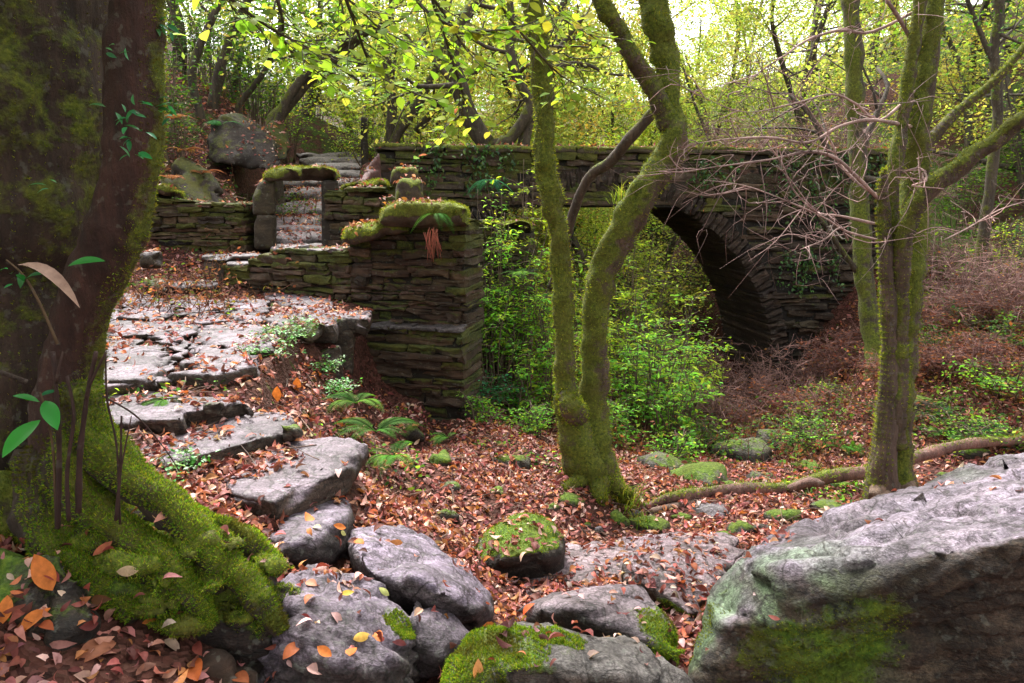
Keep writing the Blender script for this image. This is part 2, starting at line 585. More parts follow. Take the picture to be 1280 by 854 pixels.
def add_rock(name, label, cat, pts, edge=.045, seed=1, amp=.03, freq=3.0, smooth=3, base=GREY, side=(.12, .09, .075), moss=-.2, moss_up=0.0, moss_fn=None, group=None, strata=None, ridge=0.0, solid=True, mat=None):
    pts = np.asarray(pts, float)
    if cat in ('rock', 'boulder'):
        pts = pts.mean(0) + (pts - pts.mean(0)) * 1.06
    V, T, Nn = hull_rock(pts, edge, seed, amp, freq, smooth, strata, ridge)
    m = moss + moss_up * np.clip(Nn[:, 2], -.3, 1) + .45 * fbm(V * 2.0, 4, seed + 50)
    if moss_fn is not None:
        m = m + moss_fn(V, Nn)
    org = V.mean(0)
    org[2] = V[:, 2].min()
    b = MB()
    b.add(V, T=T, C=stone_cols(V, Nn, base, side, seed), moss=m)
    o = b.build(name, mat or M_ROCK, origin=org)
    tag(o, label, cat, group)
    if solid:
        remember(b)
    o_data[o.name] = (V, Nn, m)
    return o


o_data = {}


def slab_pts(poly, z, thick, shrink=.9, drop=(0, 0), tilt=(0, 0)):
    """top outline given in pixels at height z; the underside a little smaller"""
    top = np.array([PZ(px, py, z) for px, py in poly])
    c = top.mean(0)
    top[:, 2] += (top[:, 0] - c[0]) * tilt[0] + (top[:, 1] - c[1]) * tilt[1]
    mid = c + (top - c) * 1.0
    mid[:, 2] = top[:, 2] - thick * .45
    bot = c + (top - c) * shrink
    bot[:, 2] = top[:, 2] - thick
    inner = c + (top - c) * .55
    inner[:, 2] = top[:, 2] + .005
    return np.vstack([top, mid, bot, inner])


def blob(V, c, r):
    return np.exp(-((V - np.asarray(c)) ** 2).sum(1) / (r * r))


def resample(pts, rad, step):
    pts, rad = np.asarray(pts, float), np.asarray(rad, float)
    n = len(pts)
    if n == 2:
        pts = np.array([pts[0], (pts[0] + pts[1]) / 2, pts[1]])
        rad = np.array([rad[0], (rad[0] + rad[1]) / 2, rad[1]])
        n = 3
    ext = np.vstack([2 * pts[0] - pts[1], pts, 2 * pts[-1] - pts[-2]])
    out, ro = [], []
    for i in range(n - 1):
        p0, p1, p2, p3 = ext[i:i + 4]
        m = max(2, int(np.linalg.norm(p2 - p1) / step) + 1)
        t = np.linspace(0, 1, m, endpoint=False)[:, None]
        out.append(.5 * (2 * p1 + (p2 - p0) * t + (2 * p0 - 5 * p1 + 4 * p2 - p3) * t ** 2 + (3 * p1 - p0 - 3 * p2 + p3) * t ** 3))
        ro.append(rad[i] + (rad[i + 1] - rad[i]) * t[:, 0])
    out.append(pts[-1:])
    ro.append(rad[-1:])
    return np.vstack(out), np.concatenate(ro)


def tube(b, pts, rad, seg=12, step=.08, amp=0.0, freq=6.0, seed=0, C=(.09, .065, .045), moss=0.0, moss_dir=None, moss_amt=.3, lobes=0.0):
    p, r = resample(pts, rad, step)
    n = len(p)
    t = norm(np.gradient(p, axis=0))
    a = np.array([0, 1, 0.]) if abs(t[0][1]) < .8 else np.array([1, 0, 0.])
    u = norm(np.cross(t[0], a))
    U = np.empty_like(p)
    for i in range(n):
        u = u - t[i] * (u @ t[i])
        u = u / (np.linalg.norm(u) + 1e-9)
        U[i] = u
    W = np.cross(t, U)
    ang = np.linspace(0, 2 * math.pi, seg, endpoint=False)
    Nn = U[:, None, :] * np.cos(ang)[None, :, None] + W[:, None, :] * np.sin(ang)[None, :, None]
    rr = np.repeat(r[:, None], seg, 1)
    V = p[:, None, :] + Nn * rr[..., None]
    if lobes:
        f = 1 + lobes * (np.sin(ang * 3 + seed)[None, :] * .6 + np.sin(ang * 5 + seed * 2 + np.arange(n)[:, None] * .05) * .4)
        V = p[:, None, :] + Nn * (rr * f)[..., None]
    V = V.reshape(-1, 3)
    Nf = Nn.reshape(-1, 3)
    if amp:
        V = V + Nf * (fbm(V * freq, 4, seed) * np.repeat(np.minimum(amp, r * .5), seg))[:, None]
    i = np.arange(n - 1)[:, None] * seg + np.arange(seg)[None]
    j = np.arange(n - 1)[:, None] * seg + (np.arange(seg)[None] + 1) % seg
    Q = np.stack([i, j, j + seg, i + seg], -1).reshape(-1, 4)
    m = np.full(len(V), moss, float)
    if moss_dir is not None:
        m = m + moss_amt * (Nf @ norm(moss_dir)) + .3 * fbm(V * 2.5, 3, seed + 9)
    cc = np.asarray(C) * (1 + .25 * fbm(V * 3, 3, seed + 4))[:, None]
    # closed ends
    V2 = np.vstack([V, p[0], p[-1]])
    k = np.arange(seg)
    T = np.vstack([np.c_[(k + 1) % seg, k, np.full(seg, n * seg)], np.c_[(n - 1) * seg + k, (n - 1) * seg + (k + 1) % seg, np.full(seg, n * seg + 1)]])
    b.add(V2, Q, T, np.vstack([cc, cc[:1], cc[-1:]]), np.r_[m, m[0], m[-1]])
    return V, Nf, m


# leaf templates: length along +X from the stalk, width along Y, normal +Z
def leaf_template(width=.5, fold=.15, curl=.15, rows=5, shape=1.0):
    xs = np.linspace(0, 1, rows)
    w = (np.sin(np.pi * xs ** shape) ** .8) * width * .5 + .004
    z = -curl * (xs - .3) ** 2
    V = []
    for x, ww, zz in zip(xs, w, z):
        V += [(x, ww, zz + fold * ww), (x, 0, zz), (x, -ww, zz + fold * ww)]
    Q = []
    for i in range(rows - 1):
        for k in (0, 1):
            a = i * 3 + k
            Q.append((a, a + 1, a + 4, a + 3))
    return np.array(V), np.array(Q)[:, ::-1]


LEAF4 = (np.array([(0, 0, 0), (.45, .28, .03), (1, 0, -.05), (.5, -.28, .03)]), np.array([(0, 3, 2, 1)]))
LEAF9 = leaf_template(.5, .3, .25, 4)
LEAFD = [leaf_template(.5, .6, .7, 5), leaf_template(.42, -.4, -.9, 5), leaf_template(.55, .9, .3, 5), leaf_template(.38, .3, 1.2, 5)]
LEAFLONG = leaf_template(.34, .3, .35, 5)
BLADE = (np.array([(0, -.12, 0), (0, .12, 0), (.6, .07, .04), (.6, -.07, .04), (1, 0, -.05)]), None)


def frames(dirs, ups):
    x = norm(dirs)
    y = norm(np.cross(ups, x))
    z = np.cross(x, y)
    return np.stack([x, y, z], -1)          # columns


def scatter(b, tpl, pos, R, size, C, moss=0.0):
    V, Q = tpl
    n, k = len(pos), len(V)
    if n == 0:
        return
    W = np.einsum('nij,kj->nki', R, V) * np.asarray(size).reshape(-1, 1, 1) + pos[:, None, :]
    QQ = Q[None] + (np.arange(n) * k)[:, None, None]
    b.add(W.reshape(-1, 3), QQ.reshape(-1, Q.shape[1]) if Q.shape[1] == 4 else None, QQ.reshape(-1, 3) if Q.shape[1] == 3 else None, np.repeat(C, k, 0), moss)


def rand_dirs(n, r, flat=1.0):
    v = r.normal(size=(n, 3))
    v[:, 2] *= flat
    return norm(v)


def pick(palette, n, r, var=.25):
    p = np.asarray(palette, float)
    c = p[r.integers(0, len(p), n)]
    return np.clip(c * (1 + var * r.normal(size=(n, 1))) * (1 + .08 * r.normal(size=(n, 3))), .003, .9)


PAL_YELLOW = [(.30, .41, .10), (.25, .38, .08), (.38, .43, .13), (.19, .33, .06), (.42, .37, .13)]
PAL_GREEN = [(.08, .20, .025), (.12, .25, .03), (.18, .30, .03), (.06, .16, .03), (.10, .22, .06)]
PAL_DARKG = [(.03, .09, .02), (.05, .12, .025), (.04, .10, .04), (.09, .14, .03)]
PAL_LITTER = [(.20, .05, .045), (.12, .04, .038), (.30, .095, .08), (.42, .19, .165), (.52, .31, .28), (.44, .14, .07), (.16, .055, .048), (.09, .032, .03), (.34, .14, .13), (.58, .38, .34), (.20, .06, .055), (.28, .12, .115), (.36, .15, .06)]
PAL_TWIGRED = (.16, .085, .075)


def part_name_mesh(b, name, mat, parent, origin):
    return b.build(name, mat, parent, origin)

# ------------------------------------------------------------------ masonry
def box_template(n=3, power=5.0):
    g = np.linspace(-1, 1, n + 1)
    idx, V, Q = {}, [], []

    def vid(p):
        k = tuple(np.round(p, 4))
        if k not in idx:
            idx[k] = len(V)
            V.append(p)
        return idx[k]
    for ax in range(3):
        for s in (-1, 1):
            o = [(ax + 1) % 3, (ax + 2) % 3]
            for i in range(n):
                for j in range(n):
                    q = []
                    for di, dj in ((0, 0), (1, 0), (1, 1), (0, 1)):
                        p = [0, 0, 0]
                        p[ax] = s
                        p[o[0]], p[o[1]] = g[i + di], g[j + dj]
                        q.append(vid(tuple(float(x) for x in p)))
                    Q.append(q if s > 0 else q[::-1])
    V = np.array(V)
    mx = np.abs(V).max(1, keepdims=True)
    pn = (np.abs(V) ** power).sum(1, keepdims=True) ** (1 / power)
    return V * mx / pn, np.array(Q)


BOX3 = box_template(5, 26.0)
BOX4 = box_template(4, 6.0)
_stone_seed = [0]


def stone(b, c, half, ax=(1, 0, 0), ay=(0, 1, 0), az=(0, 0, 1), rough=.12, C=BROWN, moss=0.0, up_moss=.35, tpl=None, wob=True):
    """one rough block: centre, half sizes along its own axes"""
    V, Q = tpl or BOX3
    _stone_seed[0] += 1
    sd = _stone_seed[0]
    h = np.asarray(half, float)
    m = float(h.min())
    ns = np.stack([vnoise(V * 1.3 + sd * 3.7, k) for k in (1, 2, 3)], 1)
    L = V * h + ns * np.minimum(rough * 1.6 * np.maximum(h, m) * np.array([.35, .22, .9]) * 1.6, .05)
    L = L + np.stack([vnoise(L * 11 + sd * 1.7, k) for k in (4, 5, 6)], 1) * .016
    R = np.stack([np.asarray(ax, float), np.asarray(ay, float), np.asarray(az, float)], 1)
    if wob:
        r = np.random.default_rng(sd)
        a, bb = r.normal(0, .03), r.normal(0, .03)
        R = R @ np.array([[1, -a, 0], [a, 1, -bb], [0, bb, 1]])
    W = L @ R.T + np.asarray(c, float)
    upn = (V @ R.T)[:, 2]
    b.add(W, Q, None, C, moss + up_moss * np.clip(upn, -.4, 1))


def wall_stones(b, p0, p1, zb, top, thick, ch=(.05, .12), ln=(.14, .42), seed=1, C=BROWN, skip=None, moss=.05, core=True, cap_moss=.4):
    """irregular courses of flat stones from p0 to p1; zb and top are functions of the distance s along the wall"""
    r = np.random.default_rng(seed)
    p0, p1 = np.asarray(p0, float), np.asarray(p1, float)
    L = np.linalg.norm(p1 - p0)
    d = (p1 - p0) / L
    n = np.array([d[1], -d[0]])            # towards the camera for walls running to the right
    ss = np.linspace(0, L, 60)
    zlo, zhi = min(zb(s) for s in ss), max(top(s) for s in ss)
    z = zlo
    while z < zhi:
        h = r.uniform(*ch)
        s = -r.uniform(0, .1)
        while s < L:
            w = r.uniform(*ln) * (1.35 if h > .1 else 1)
            s0, s1 = max(s, 0), min(s + w, L)
            s += w
            if s1 - s0 < .05:
                continue
            sc = (s0 + s1) / 2
            tz = top(sc)
            if z + h * .35 > tz or z + h < zb(sc):
                continue
            if skip is not None and skip(sc, z + h / 2):
                continue
            hh = min(h, tz - z) if z + h > tz else h
            jit = r.normal(0, .014)
            c2 = p0 + d * sc + n * jit
            cc = np.asarray(C) * (1 + .3 * r.normal()) * (1 + .06 * r.normal(size=3))
            near_top = sstep(.35, 0, tz - (z + h))
            stone(b, (c2[0], c2[1], z + hh / 2), ((s1 - s0) / 2 - .001, thick / 2 + r.uniform(-.025, .03), hh / 2 * r.uniform(.80, 1.16)), (d[0], d[1], 0), (-d[1], d[0], 0), (0, 0, 1),
                  C=np.clip(cc, .006, .6), moss=moss + .25 * r.normal() + cap_moss * near_top, up_moss=.3)
        z += h
    if core:
        k = max(2, int(L / .25))
        for i in range(k):
            s0, s1 = L * i / k, L * (i + 1) / k
            if i == 0:
                s0 += .04
            if i == k - 1:
                s1 -= .04
            sc = (s0 + s1) / 2
            if skip is not None and (skip(sc, zb(sc) + .3) or skip(sc, top(sc) - .3)):
                continue
            z0, z1 = zb(sc) - .05, min(top(s0), top(s1)) - .05
            if z1 - z0 < .05:
                continue
            q = [(p0 + d * a + n * t, zz) for a in (s0, s1) for t in (-thick / 2 + .045, thick / 2 - .045) for zz in (z0, z1)]
            V = np.array([[a[0], a[1], zz] for a, zz in q])
            b.add(V, [(0, 1, 3, 2), (4, 6, 7, 5), (0, 4, 5, 1), (2, 3, 7, 6), (1, 5, 7, 3), (0, 2, 6, 4)], None, (.012, .009, .006), -.5)


def lerp_fn(pairs):
    xs, ys = zip(*pairs)
    return lambda s: float(np.interp(s, xs, ys))


CAPS = []


def moss_cap(name, parent, pts, origin, seed=3, amp=.03, edge=.04, moss=.85, mat=None, base=BROWN):
    V, T, Nn = hull_rock(np.asarray(pts), edge, seed, amp, 5.0, 2)
    b = MB()
    b.add(V, T=T, C=base, moss=moss * sstep(-.55, .15, Nn[:, 2]) + .35 * fbm(V * 4, 3, seed))
    remember(b)
    o = b.build(name, mat or M_CAP, parent, origin)
    CAPS.append((o, V, Nn, np.asarray(origin, float)))
    return o


def box_pts(c, sx, sy, sz, rz=0.0, jit=.02, seed=1):
    r = np.random.default_rng(seed)
    o = []
    for x in (-1, 1):
        for y in (-1, 1):
            for z in (-1, 1):
                xx, yy = x * sx / 2, y * sy / 2
                o.append((c[0] + xx * math.cos(rz) - yy * math.sin(rz), c[1] + xx * math.sin(rz) + yy * math.cos(rz), c[2] + z * sz / 2))
    return np.array(o) + r.uniform(-jit, jit, (8, 3))


# --- the ruined wall in front (tall block with the plinth) and the low wall to its left
A = P(583, 400, 8.1)[:2]
B = P(440, 400, 8.5)[:2]
Cc = P(283, 400, 9.3)[:2]
wl_dir = (A - B) / np.linalg.norm(A - B)
wl_n = np.array([wl_dir[1], -wl_dir[0]])
ang_w = math.atan2(wl_dir[1], wl_dir[0])
T_THICK = .62


def wz(py, d):
    return P(600, py, d)[2]


LAB = np.linalg.norm(A - B)
root = thing('ruined_wall', 'tall ruined block of dark drystone wall standing on a plinth with mossy coping', 'wall', (A[0], A[1], gz(*A)))
org = np.array(root.location)
b = MB()
off = -wl_n * T_THICK / 2
z_top, z_ledge, z_base = wz(276, 8.2), wz(413, 8.0), wz(530, 8.1)
wall_stones(b, B + off, A + off, lambda s: z_ledge - .02, lerp_fn([(0, wz(292, 8.5)), (.35, wz(286, 8.4)), (.5, z_top), (LAB, z_top + .02)]), T_THICK, seed=11, ch=(.04, .11), ln=(.13, .5), C=(.046, .026, .016), moss=.16)
# the wall turns back at its free corner
rad_d = A / np.linalg.norm(A) - np.array([.03, 0])
A2 = A + off - wl_dir * .34
wall_stones(b, A2 + rad_d * .2, A2 + rad_d * 1.7, lambda s: z_base, lerp_fn([(0, z_top - .05), (.8, z_top - .25), (1.5, z_top - .9)]), .6, seed=12, C=(.05, .028, .018), moss=.12)
remember(b)
b.build('upper_masonry', M_WALL, root, org)
b = MB()
off2 = off + wl_n * .15
wall_stones(b, B + off2 - wl_dir * .05, A + off2 + wl_dir * .02, lambda s: z_base - .1, lambda s: z_ledge, T_THICK + .1, seed=13, ch=(.06, .14), ln=(.2, .7), C=(.046, .027, .017), moss=.14)
remember(b)
b.build('plinth', M_WALL, root, org)
b = MB()
for k in range(5):
    sc = LAB * (k + .5) / 5
    c2 = B + wl_dir * sc + wl_n * .10
    stone(b, (c2[0], c2[1], z_ledge + .01), (LAB / 10 - .004, .13, .022), (wl_dir[0], wl_dir[1], 0), (-wl_dir[1], wl_dir[0], 0), C=np.array((.10, .085, .085)) * random.uniform(.7, 1.2), moss=-.1, up_moss=.1)
remember(b)
b.build('ledge', M_ROCK, root, org)
# coping: a thick mossy slab at the corner, a thinner cushion stepping down to the left
pts = [P(x, y, d) for d in (7.92, 8.85) for x, y in ((474, 284), (478, 262), (498, 253), (562, 252), (584, 260), (589, 286))]
moss_cap('coping', root, pts, org, 5, .035)
pts = [P(x, y, d) for d in (8.08, 8.85) for x, y in ((426, 300), (432, 285), (470, 277), (508, 272), (512, 288), (470, 300), (440, 306))]
moss_cap('coping', root, pts, org, 6, .03)

LBC = np.linalg.norm(B - Cc)
root = thing('low_wall', 'low dark drystone wall closing the paved terrace below the doorway', 'wall', (Cc[0], Cc[1], gz(*Cc)))
org = np.array(root.location)
b = MB()
d2 = (B - Cc) / LBC
n2 = np.array([d2[1], -d2[0]])
lw_off = -n2 * .3
z308 = wz(311, 8.9)
wall_stones(b, Cc + lw_off, B + lw_off, lambda s: wz(385, 8.9), lerp_fn([(0, wz(332, 9.2)), (LBC * .28, wz(329, 9.1)), (LBC * .36, z308), (LBC, z308 + .02)]), .6, seed=21, ch=(.05, .1), ln=(.18, .5), C=(.054, .033, .019), moss=.2)
remember(b)
b.build('masonry', M_WALL, root, org)
b = MB()
pts = [P(x, y, d) for x, y, d in ((338, 310, 8.95), (430, 311, 8.55), (432, 306, 8.9), (350, 305, 9.3), (338, 316, 8.95), (430, 317, 8.55), (432, 312, 8.9), (350, 312, 9.3))]
V, T, Nn = hull_rock(np.array(pts), .05, 9, .015, 4, 1)
b.add(V, T=T, C=(.20, .175, .185), moss=-.15 + .3 * fbm(V * 3, 3, 4))
remember(b)
b.build('ledge_slab', M_ROCK, root, org)

# --- the wall with the doorway
D = 10.4
dw = [P(178, 300, 10.6)[:2], P(318, 300, 10.45)[:2], P(424, 300, 10.3)[:2], P(530, 300, 9.7)[:2]]
root = thing('courtyard_wall', 'long dark drystone wall of thin stones left of the doorway', 'wall', (dw[0][0], dw[0][1], gz(*dw[0])))
org = np.array(root.location)
b = MB()
Lw = np.linalg.norm(dw[1] - dw[0])
wall_stones(b, dw[0], dw[1], lambda s: wz(350, 10.5), lerp_fn([(0, wz(236, 10.6)), (.28 * Lw, wz(236, 10.6)), (.36 * Lw, wz(251, 10.5)), (Lw, wz(254, 10.5))]), .5, seed=31, ch=(.045, .1), ln=(.18, .55), C=(.06, .037, .021), moss=.24)
remember(b)
b.build('masonry', M_WALL, root, org)
pts = [P(x, y, d) for d in (10.25, 10.8) for x, y in ((178, 246), (184, 234), (206, 230), (232, 240), (234, 249))]
moss_cap('coping', root, pts, org, 8, .04)

root = thing('stone_doorway', 'small doorway of upright slabs under a thick mossy lintel', 'doorway', (dw[1][0] + .3, dw[1][1], gz(*dw[1])))
org = np.array(root.location)
b = MB()
zs = wz(310, 10.3)
V, T, Nn = hull_rock(np.array([P(x, y, d) for d in (10.1, 10.65) for x, y in ((316, 270), (316, 246), (323, 229), (330, 225), (344, 224), (345, 270))]), .05, 3, .012, 4, 1)
b.add(V, T=T, C=(.045, .033, .02), moss=.30 + .3 * Nn[:, 2] + .3 * fbm(V * 3, 3, 2))
V, T, Nn = hull_rock(np.array([P(x, y, d) for d in (10.08, 10.7) for x, y in ((318, 312), (317, 268), (346, 268), (346, 312))]), .05, 4, .012, 4, 1)
b.add(V, T=T, C=(.042, .03, .019), moss=.12 + .3 * fbm(V * 3, 3, 2))
remember(b)
b.build('jamb', M_WALL, root, org)
b = MB()
V, T, Nn = hull_rock(np.array([P(x, y, d) for d in (10.05, 10.6) for x, y in ((402, 313), (402, 225), (423, 225), (427, 270), (427, 313))]), .05, 5, .012, 4, 1)
b.add(V, T=T, C=(.028, .019, .014), moss=.02 + .3 * fbm(V * 3, 3, 2))
remember(b)
b.build('jamb', M_WALL, root, org)
pts = [P(x, y, d) for d in (9.95, 10.75) for x, y in ((329, 222), (334, 214), (352, 209), (400, 208), (418, 212), (424, 220), (420, 226), (332, 227))]
moss_cap('lintel', root, pts, org, 12, .02, .04, .8)
b = MB()
V, T, Nn = hull_rock(np.array([P(x, y, d) for x, y, d in ((338, 309, 10.0), (430, 309, 9.9), (430, 304, 10.5), (338, 303, 10.7), (338, 316, 10.0), (430, 316, 9.9), (430, 312, 10.5), (338, 312, 10.7))]), .05, 15, .012, 4, 1)
b.add(V, T=T, C=(.2, .175, .18), moss=-.2 + .3 * fbm(V * 3, 3, 4))
remember(b)
b.build('threshold', M_ROCK, root, org)

root = thing('return_wall', 'dark drystone wall with a mossy top right of the doorway', 'wall', (dw[2][0], dw[2][1], gz(*dw[2])))
org = np.array(root.location)
b = MB()
Lw = np.linalg.norm(dw[3] - dw[2])
wall_stones(b, dw[2], dw[3], lambda s: wz(330, 10), lerp_fn([(0, wz(238, 10.2)), (.55 * Lw, wz(232, 10.1)), (.56 * Lw, wz(246, 10.1)), (Lw, wz(250, 10))]), .55, seed=41, ch=(.05, .1), ln=(.16, .5), C=(.05, .03, .018), moss=.2)
remember(b)
b.build('masonry', M_WALL, root, org)
pts = [P(x, y, d) for d in (9.85, 10.5) for x, y in ((424, 238), (432, 230), (470, 226), (484, 226), (488, 240))]
moss_cap('coping', root, pts, org, 18, .04)
for (px0, px1, py0, py1, d, lab) in ((487, 523, 208, 231, 9.75, 'round topped mossy stone block on the wall beside the slanted slab'), (494, 529, 223, 258, 9.45, 'square mossy stone block standing lower against the round topped block')):
    pts = [P(x, y, dd) for dd in (d, d + .42) for x, y in ((px0, py1), (px0 + 2, py0 + 6), (px0 + 8, py0), (px1 - 6, py0), (px1, py0 + 5), (px1, py1))]
    add_rock('capstone', lab, 'stone', pts, .035, px0, .018, 4, 2, base=(.07, .052, .035), side=(.055, .038, .028), moss=.12, moss_up=.8, mat=M_CAP)
# low buttress right of the ruin, lower and further off
q0, q1 = P(586, 300, 10.4)[:2], P(662, 300, 10.6)[:2]
root = thing('buttress', 'low mossy topped wall stub behind the saplings right of the ruin', 'wall', (q0[0], q0[1], gz(*q0)))
b = MB()
wall_stones(b, q0, q1, lambda s: wz(420, 10.5), lambda s: wz(285, 10.5), .6, seed=51, ch=(.06, .12), ln=(.2, .5), C=(.06, .045, .03))
remember(b)
b.build('masonry', M_WALL, root, np.array(root.location))
moss_cap('coping', root, [P(x, y, d) for d in (10.0, 11.0) for x, y in ((584, 287), (590, 279), (650, 275), (663, 279), (664, 288))], np.array(root.location), 28, .03)

# --- stair behind the doorway
root = thing('stone_stair', 'rough stone stair strewn with leaves climbing behind the doorway', 'stair', P(372, 303, 10.9))
org = np.array(root.location)
for k, (py, d, px0, px1, deep) in enumerate(((303, 10.95, 312, 430, .6), (295, 11.45, 312, 430, .75), (285, 12.1, 310, 432, 1.1), (266, 13.1, 310, 436, 1.2), (247, 14.2, 330, 436, 1.2), (233, 15.5, 345, 440, 1.2), (221, 16.8, 370, 452, 1.1), (211, 18.0, 385, 458, 1.0), (203, 19.2, 372, 455, 1.0), (196, 20.4, 365, 455, 1.2))):
    a, c = P(px0, py, d), P(px1, py, d)
    zt = a[2] + .10
    rise = .05 * deep
    pts = []
    for m, t in enumerate(np.linspace(0, 1, 5)):
        e = a + (c - a) * t
        jy = random.uniform(-.08, .08)
        pts += [(e[0], e[1] + jy, zt), (e[0], e[1] + jy + deep, zt + rise * 2), (e[0], e[1] + jy + .02, zt - .3), (e[0], e[1] + jy + deep, zt - .25)]
    b = MB()
    V, T, Nn = hull_rock(np.array(pts), .09, 60 + k, .025, 3, 1)
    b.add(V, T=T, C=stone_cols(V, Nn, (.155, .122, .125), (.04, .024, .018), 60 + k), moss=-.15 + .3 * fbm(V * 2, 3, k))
    remember(b)
    b.build('step', M_ROCK, root, org)
# slanted side slab and a dark post by the upper steps
pts = [P(x, y, d) for x, y, d in ((436, 236, 11.0), (470, 189, 12.2), (474, 236, 12.2), (448, 242, 11.0), (441, 236, 10.92), (475, 189, 12.12), (479, 238, 12.12), (453, 242, 10.92))]
add_rock('side_slab', 'slanted reddish slab edging the upper steps with its lit top edge coloured pale', 'slab', pts, .05, 71, .01, 4, 1, base=(.22, .15, .15), side=(.13, .055, .048), moss=-.4, mat=M_WALL)  # pale base colour puts the lit edge into the slab
b = MB()
pp = P(455, 200, 17)
tube(b, [(pp[0], pp[1], gz(pp[0], pp[1]) - .2), P(455, 147, 17)], [.085, .075], 10, .1, .02, 5, 3, (.03, .022, .016), -.1)
tag(b.build('gate_post', M_BARK, None, (pp[0], pp[1], gz(pp[0], pp[1]))), 'dark weathered wooden post at the top of the steps', 'post')

# --- bridge
bx0, bx1 = P(468, 180, 12.3)[:2], P(1120, 200, 13.6)[:2]
bd = (bx1 - bx0) / np.linalg.norm(bx1 - bx0)
bn = np.array([bd[1], -bd[0]])
LB = np.linalg.norm(bx1 - bx0)
BW = 2.3
R_ARCH = 3.55
c_arch = float(np.dot(P(742, 300, 12.85)[:2] - bx0, bd))
z_spring = -1.15
z_par = lerp_fn([(0, wz(181, 12.3)), (1.9, wz(183, 12.5)), (2.0, wz(183, 12.5)), (LB, wz(186, 13.4))])


def in_arch(s, z, pad=.34):
    return (s - c_arch) ** 2 + max(z - z_spring, 0) ** 2 < (R_ARCH + pad) ** 2 if z > z_spring - 9 else False


bmid = bx0 + bd * LB / 2
root = thing('stone_bridge', 'old mossy stone arch bridge over the gully with a plain parapet', 'bridge', (bmid[0], bmid[1], z_spring))
org = np.array(root.location)
b = MB()
for lo, hi, sd in ((0.0, c_arch, 61), (c_arch, LB, 62)):
    b = MB()
    wall_stones(b, bx0 - bn * BW / 2 + bd * lo, bx0 - bn * BW / 2 + bd * hi, lambda s: -2.2, lambda s: z_par(s) - .95, BW, ch=(.08, .17), ln=(.25, .75), seed=sd, C=(.040, .025, .016), skip=lambda s, z: in_arch(s + lo, z), moss=.05, core=False, cap_moss=.2)
    remember(b)
    b.build('spandrel_wall', M_WALL, root, org)
# dark rubble core so that no daylight comes through the joints
b = MB()
for s0 in np.arange(0, LB, .2):
    if s0 > c_arch and s0 - .2 <= c_arch:
        b.build('rubble_core', M_WALL, root, org)
        b = MB()
    s1 = min(s0 + .2, LB)
    zl = -2.2
    dx = max(0.0, min(abs(s0 - c_arch), abs(s1 - c_arch)))
    if dx < R_ARCH + .2:
        zl = z_spring + math.sqrt((R_ARCH + .2) ** 2 - dx * dx)
    zh = z_par(s0) - 1.0
    if zh - zl < .05:
        continue
    V = np.array([[*(bx0 + bd * a - bn * t), z] for a in (s0, s1) for t in (.06, BW - .06) for z in (zl, zh)])
    b.add(V, [(0, 1, 3, 2), (4, 6, 7, 5), (0, 4, 5, 1), (2, 3, 7, 6), (1, 5, 7, 3), (0, 2, 6, 4)], None, (.012, .009, .007), -.5)
b.build('rubble_core', M_WALL, root, org)
b = MB()
nv = 104
for k in range(nv):
    a = math.pi * (k + .5) / nv
    rr = np.random.default_rng(k + 500)
    ring = R_ARCH + .17 + rr.normal(0, .006)
    s = c_arch + ring * math.cos(a)
    z = z_spring + ring * math.sin(a)
    c2 = bx0 + bd * s - bn * BW / 2
    rad = np.array([bd[0] * math.cos(a), bd[1] * math.cos(a), math.sin(a)])
    tan = np.array([-bd[0] * math.sin(a), -bd[1] * math.sin(a), math.cos(a)])
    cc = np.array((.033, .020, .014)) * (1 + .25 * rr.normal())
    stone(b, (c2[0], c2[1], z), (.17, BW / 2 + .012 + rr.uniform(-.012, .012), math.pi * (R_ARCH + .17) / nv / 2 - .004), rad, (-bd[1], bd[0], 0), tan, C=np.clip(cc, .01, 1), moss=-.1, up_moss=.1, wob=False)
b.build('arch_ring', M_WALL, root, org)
for side, nm in ((.2, 'near'), (BW - .2, 'far')):
    b = MB()
    wall_stones(b, bx0 - bn * side, bx1 - bn * side, lambda s: z_par(s) - .97, lambda s: z_par(s) - .06, .38, ch=(.08, .16), ln=(.2, .6), seed=66 + int(side * 10), C=(.062, .041, .026), moss=.25)
    remember(b)
    b.build('parapet', M_WALL, root, org)
    b = MB()
    s = 0
    while s < LB:
        w = random.uniform(.45, .9)
        s1 = min(s + w, LB)
        c2 = bx0 + bd * (s + s1) / 2 - bn * side
        stone(b, (c2[0], c2[1], z_par(s) - .035), ((s1 - s) / 2 - .004, .23, .055), (bd[0], bd[1], 0), (-bd[1], bd[0], 0), C=(.07, .055, .035), moss=.45, up_moss=.4)
        s += w
    remember(b)
    b.build('coping', M_CAP, root, org)

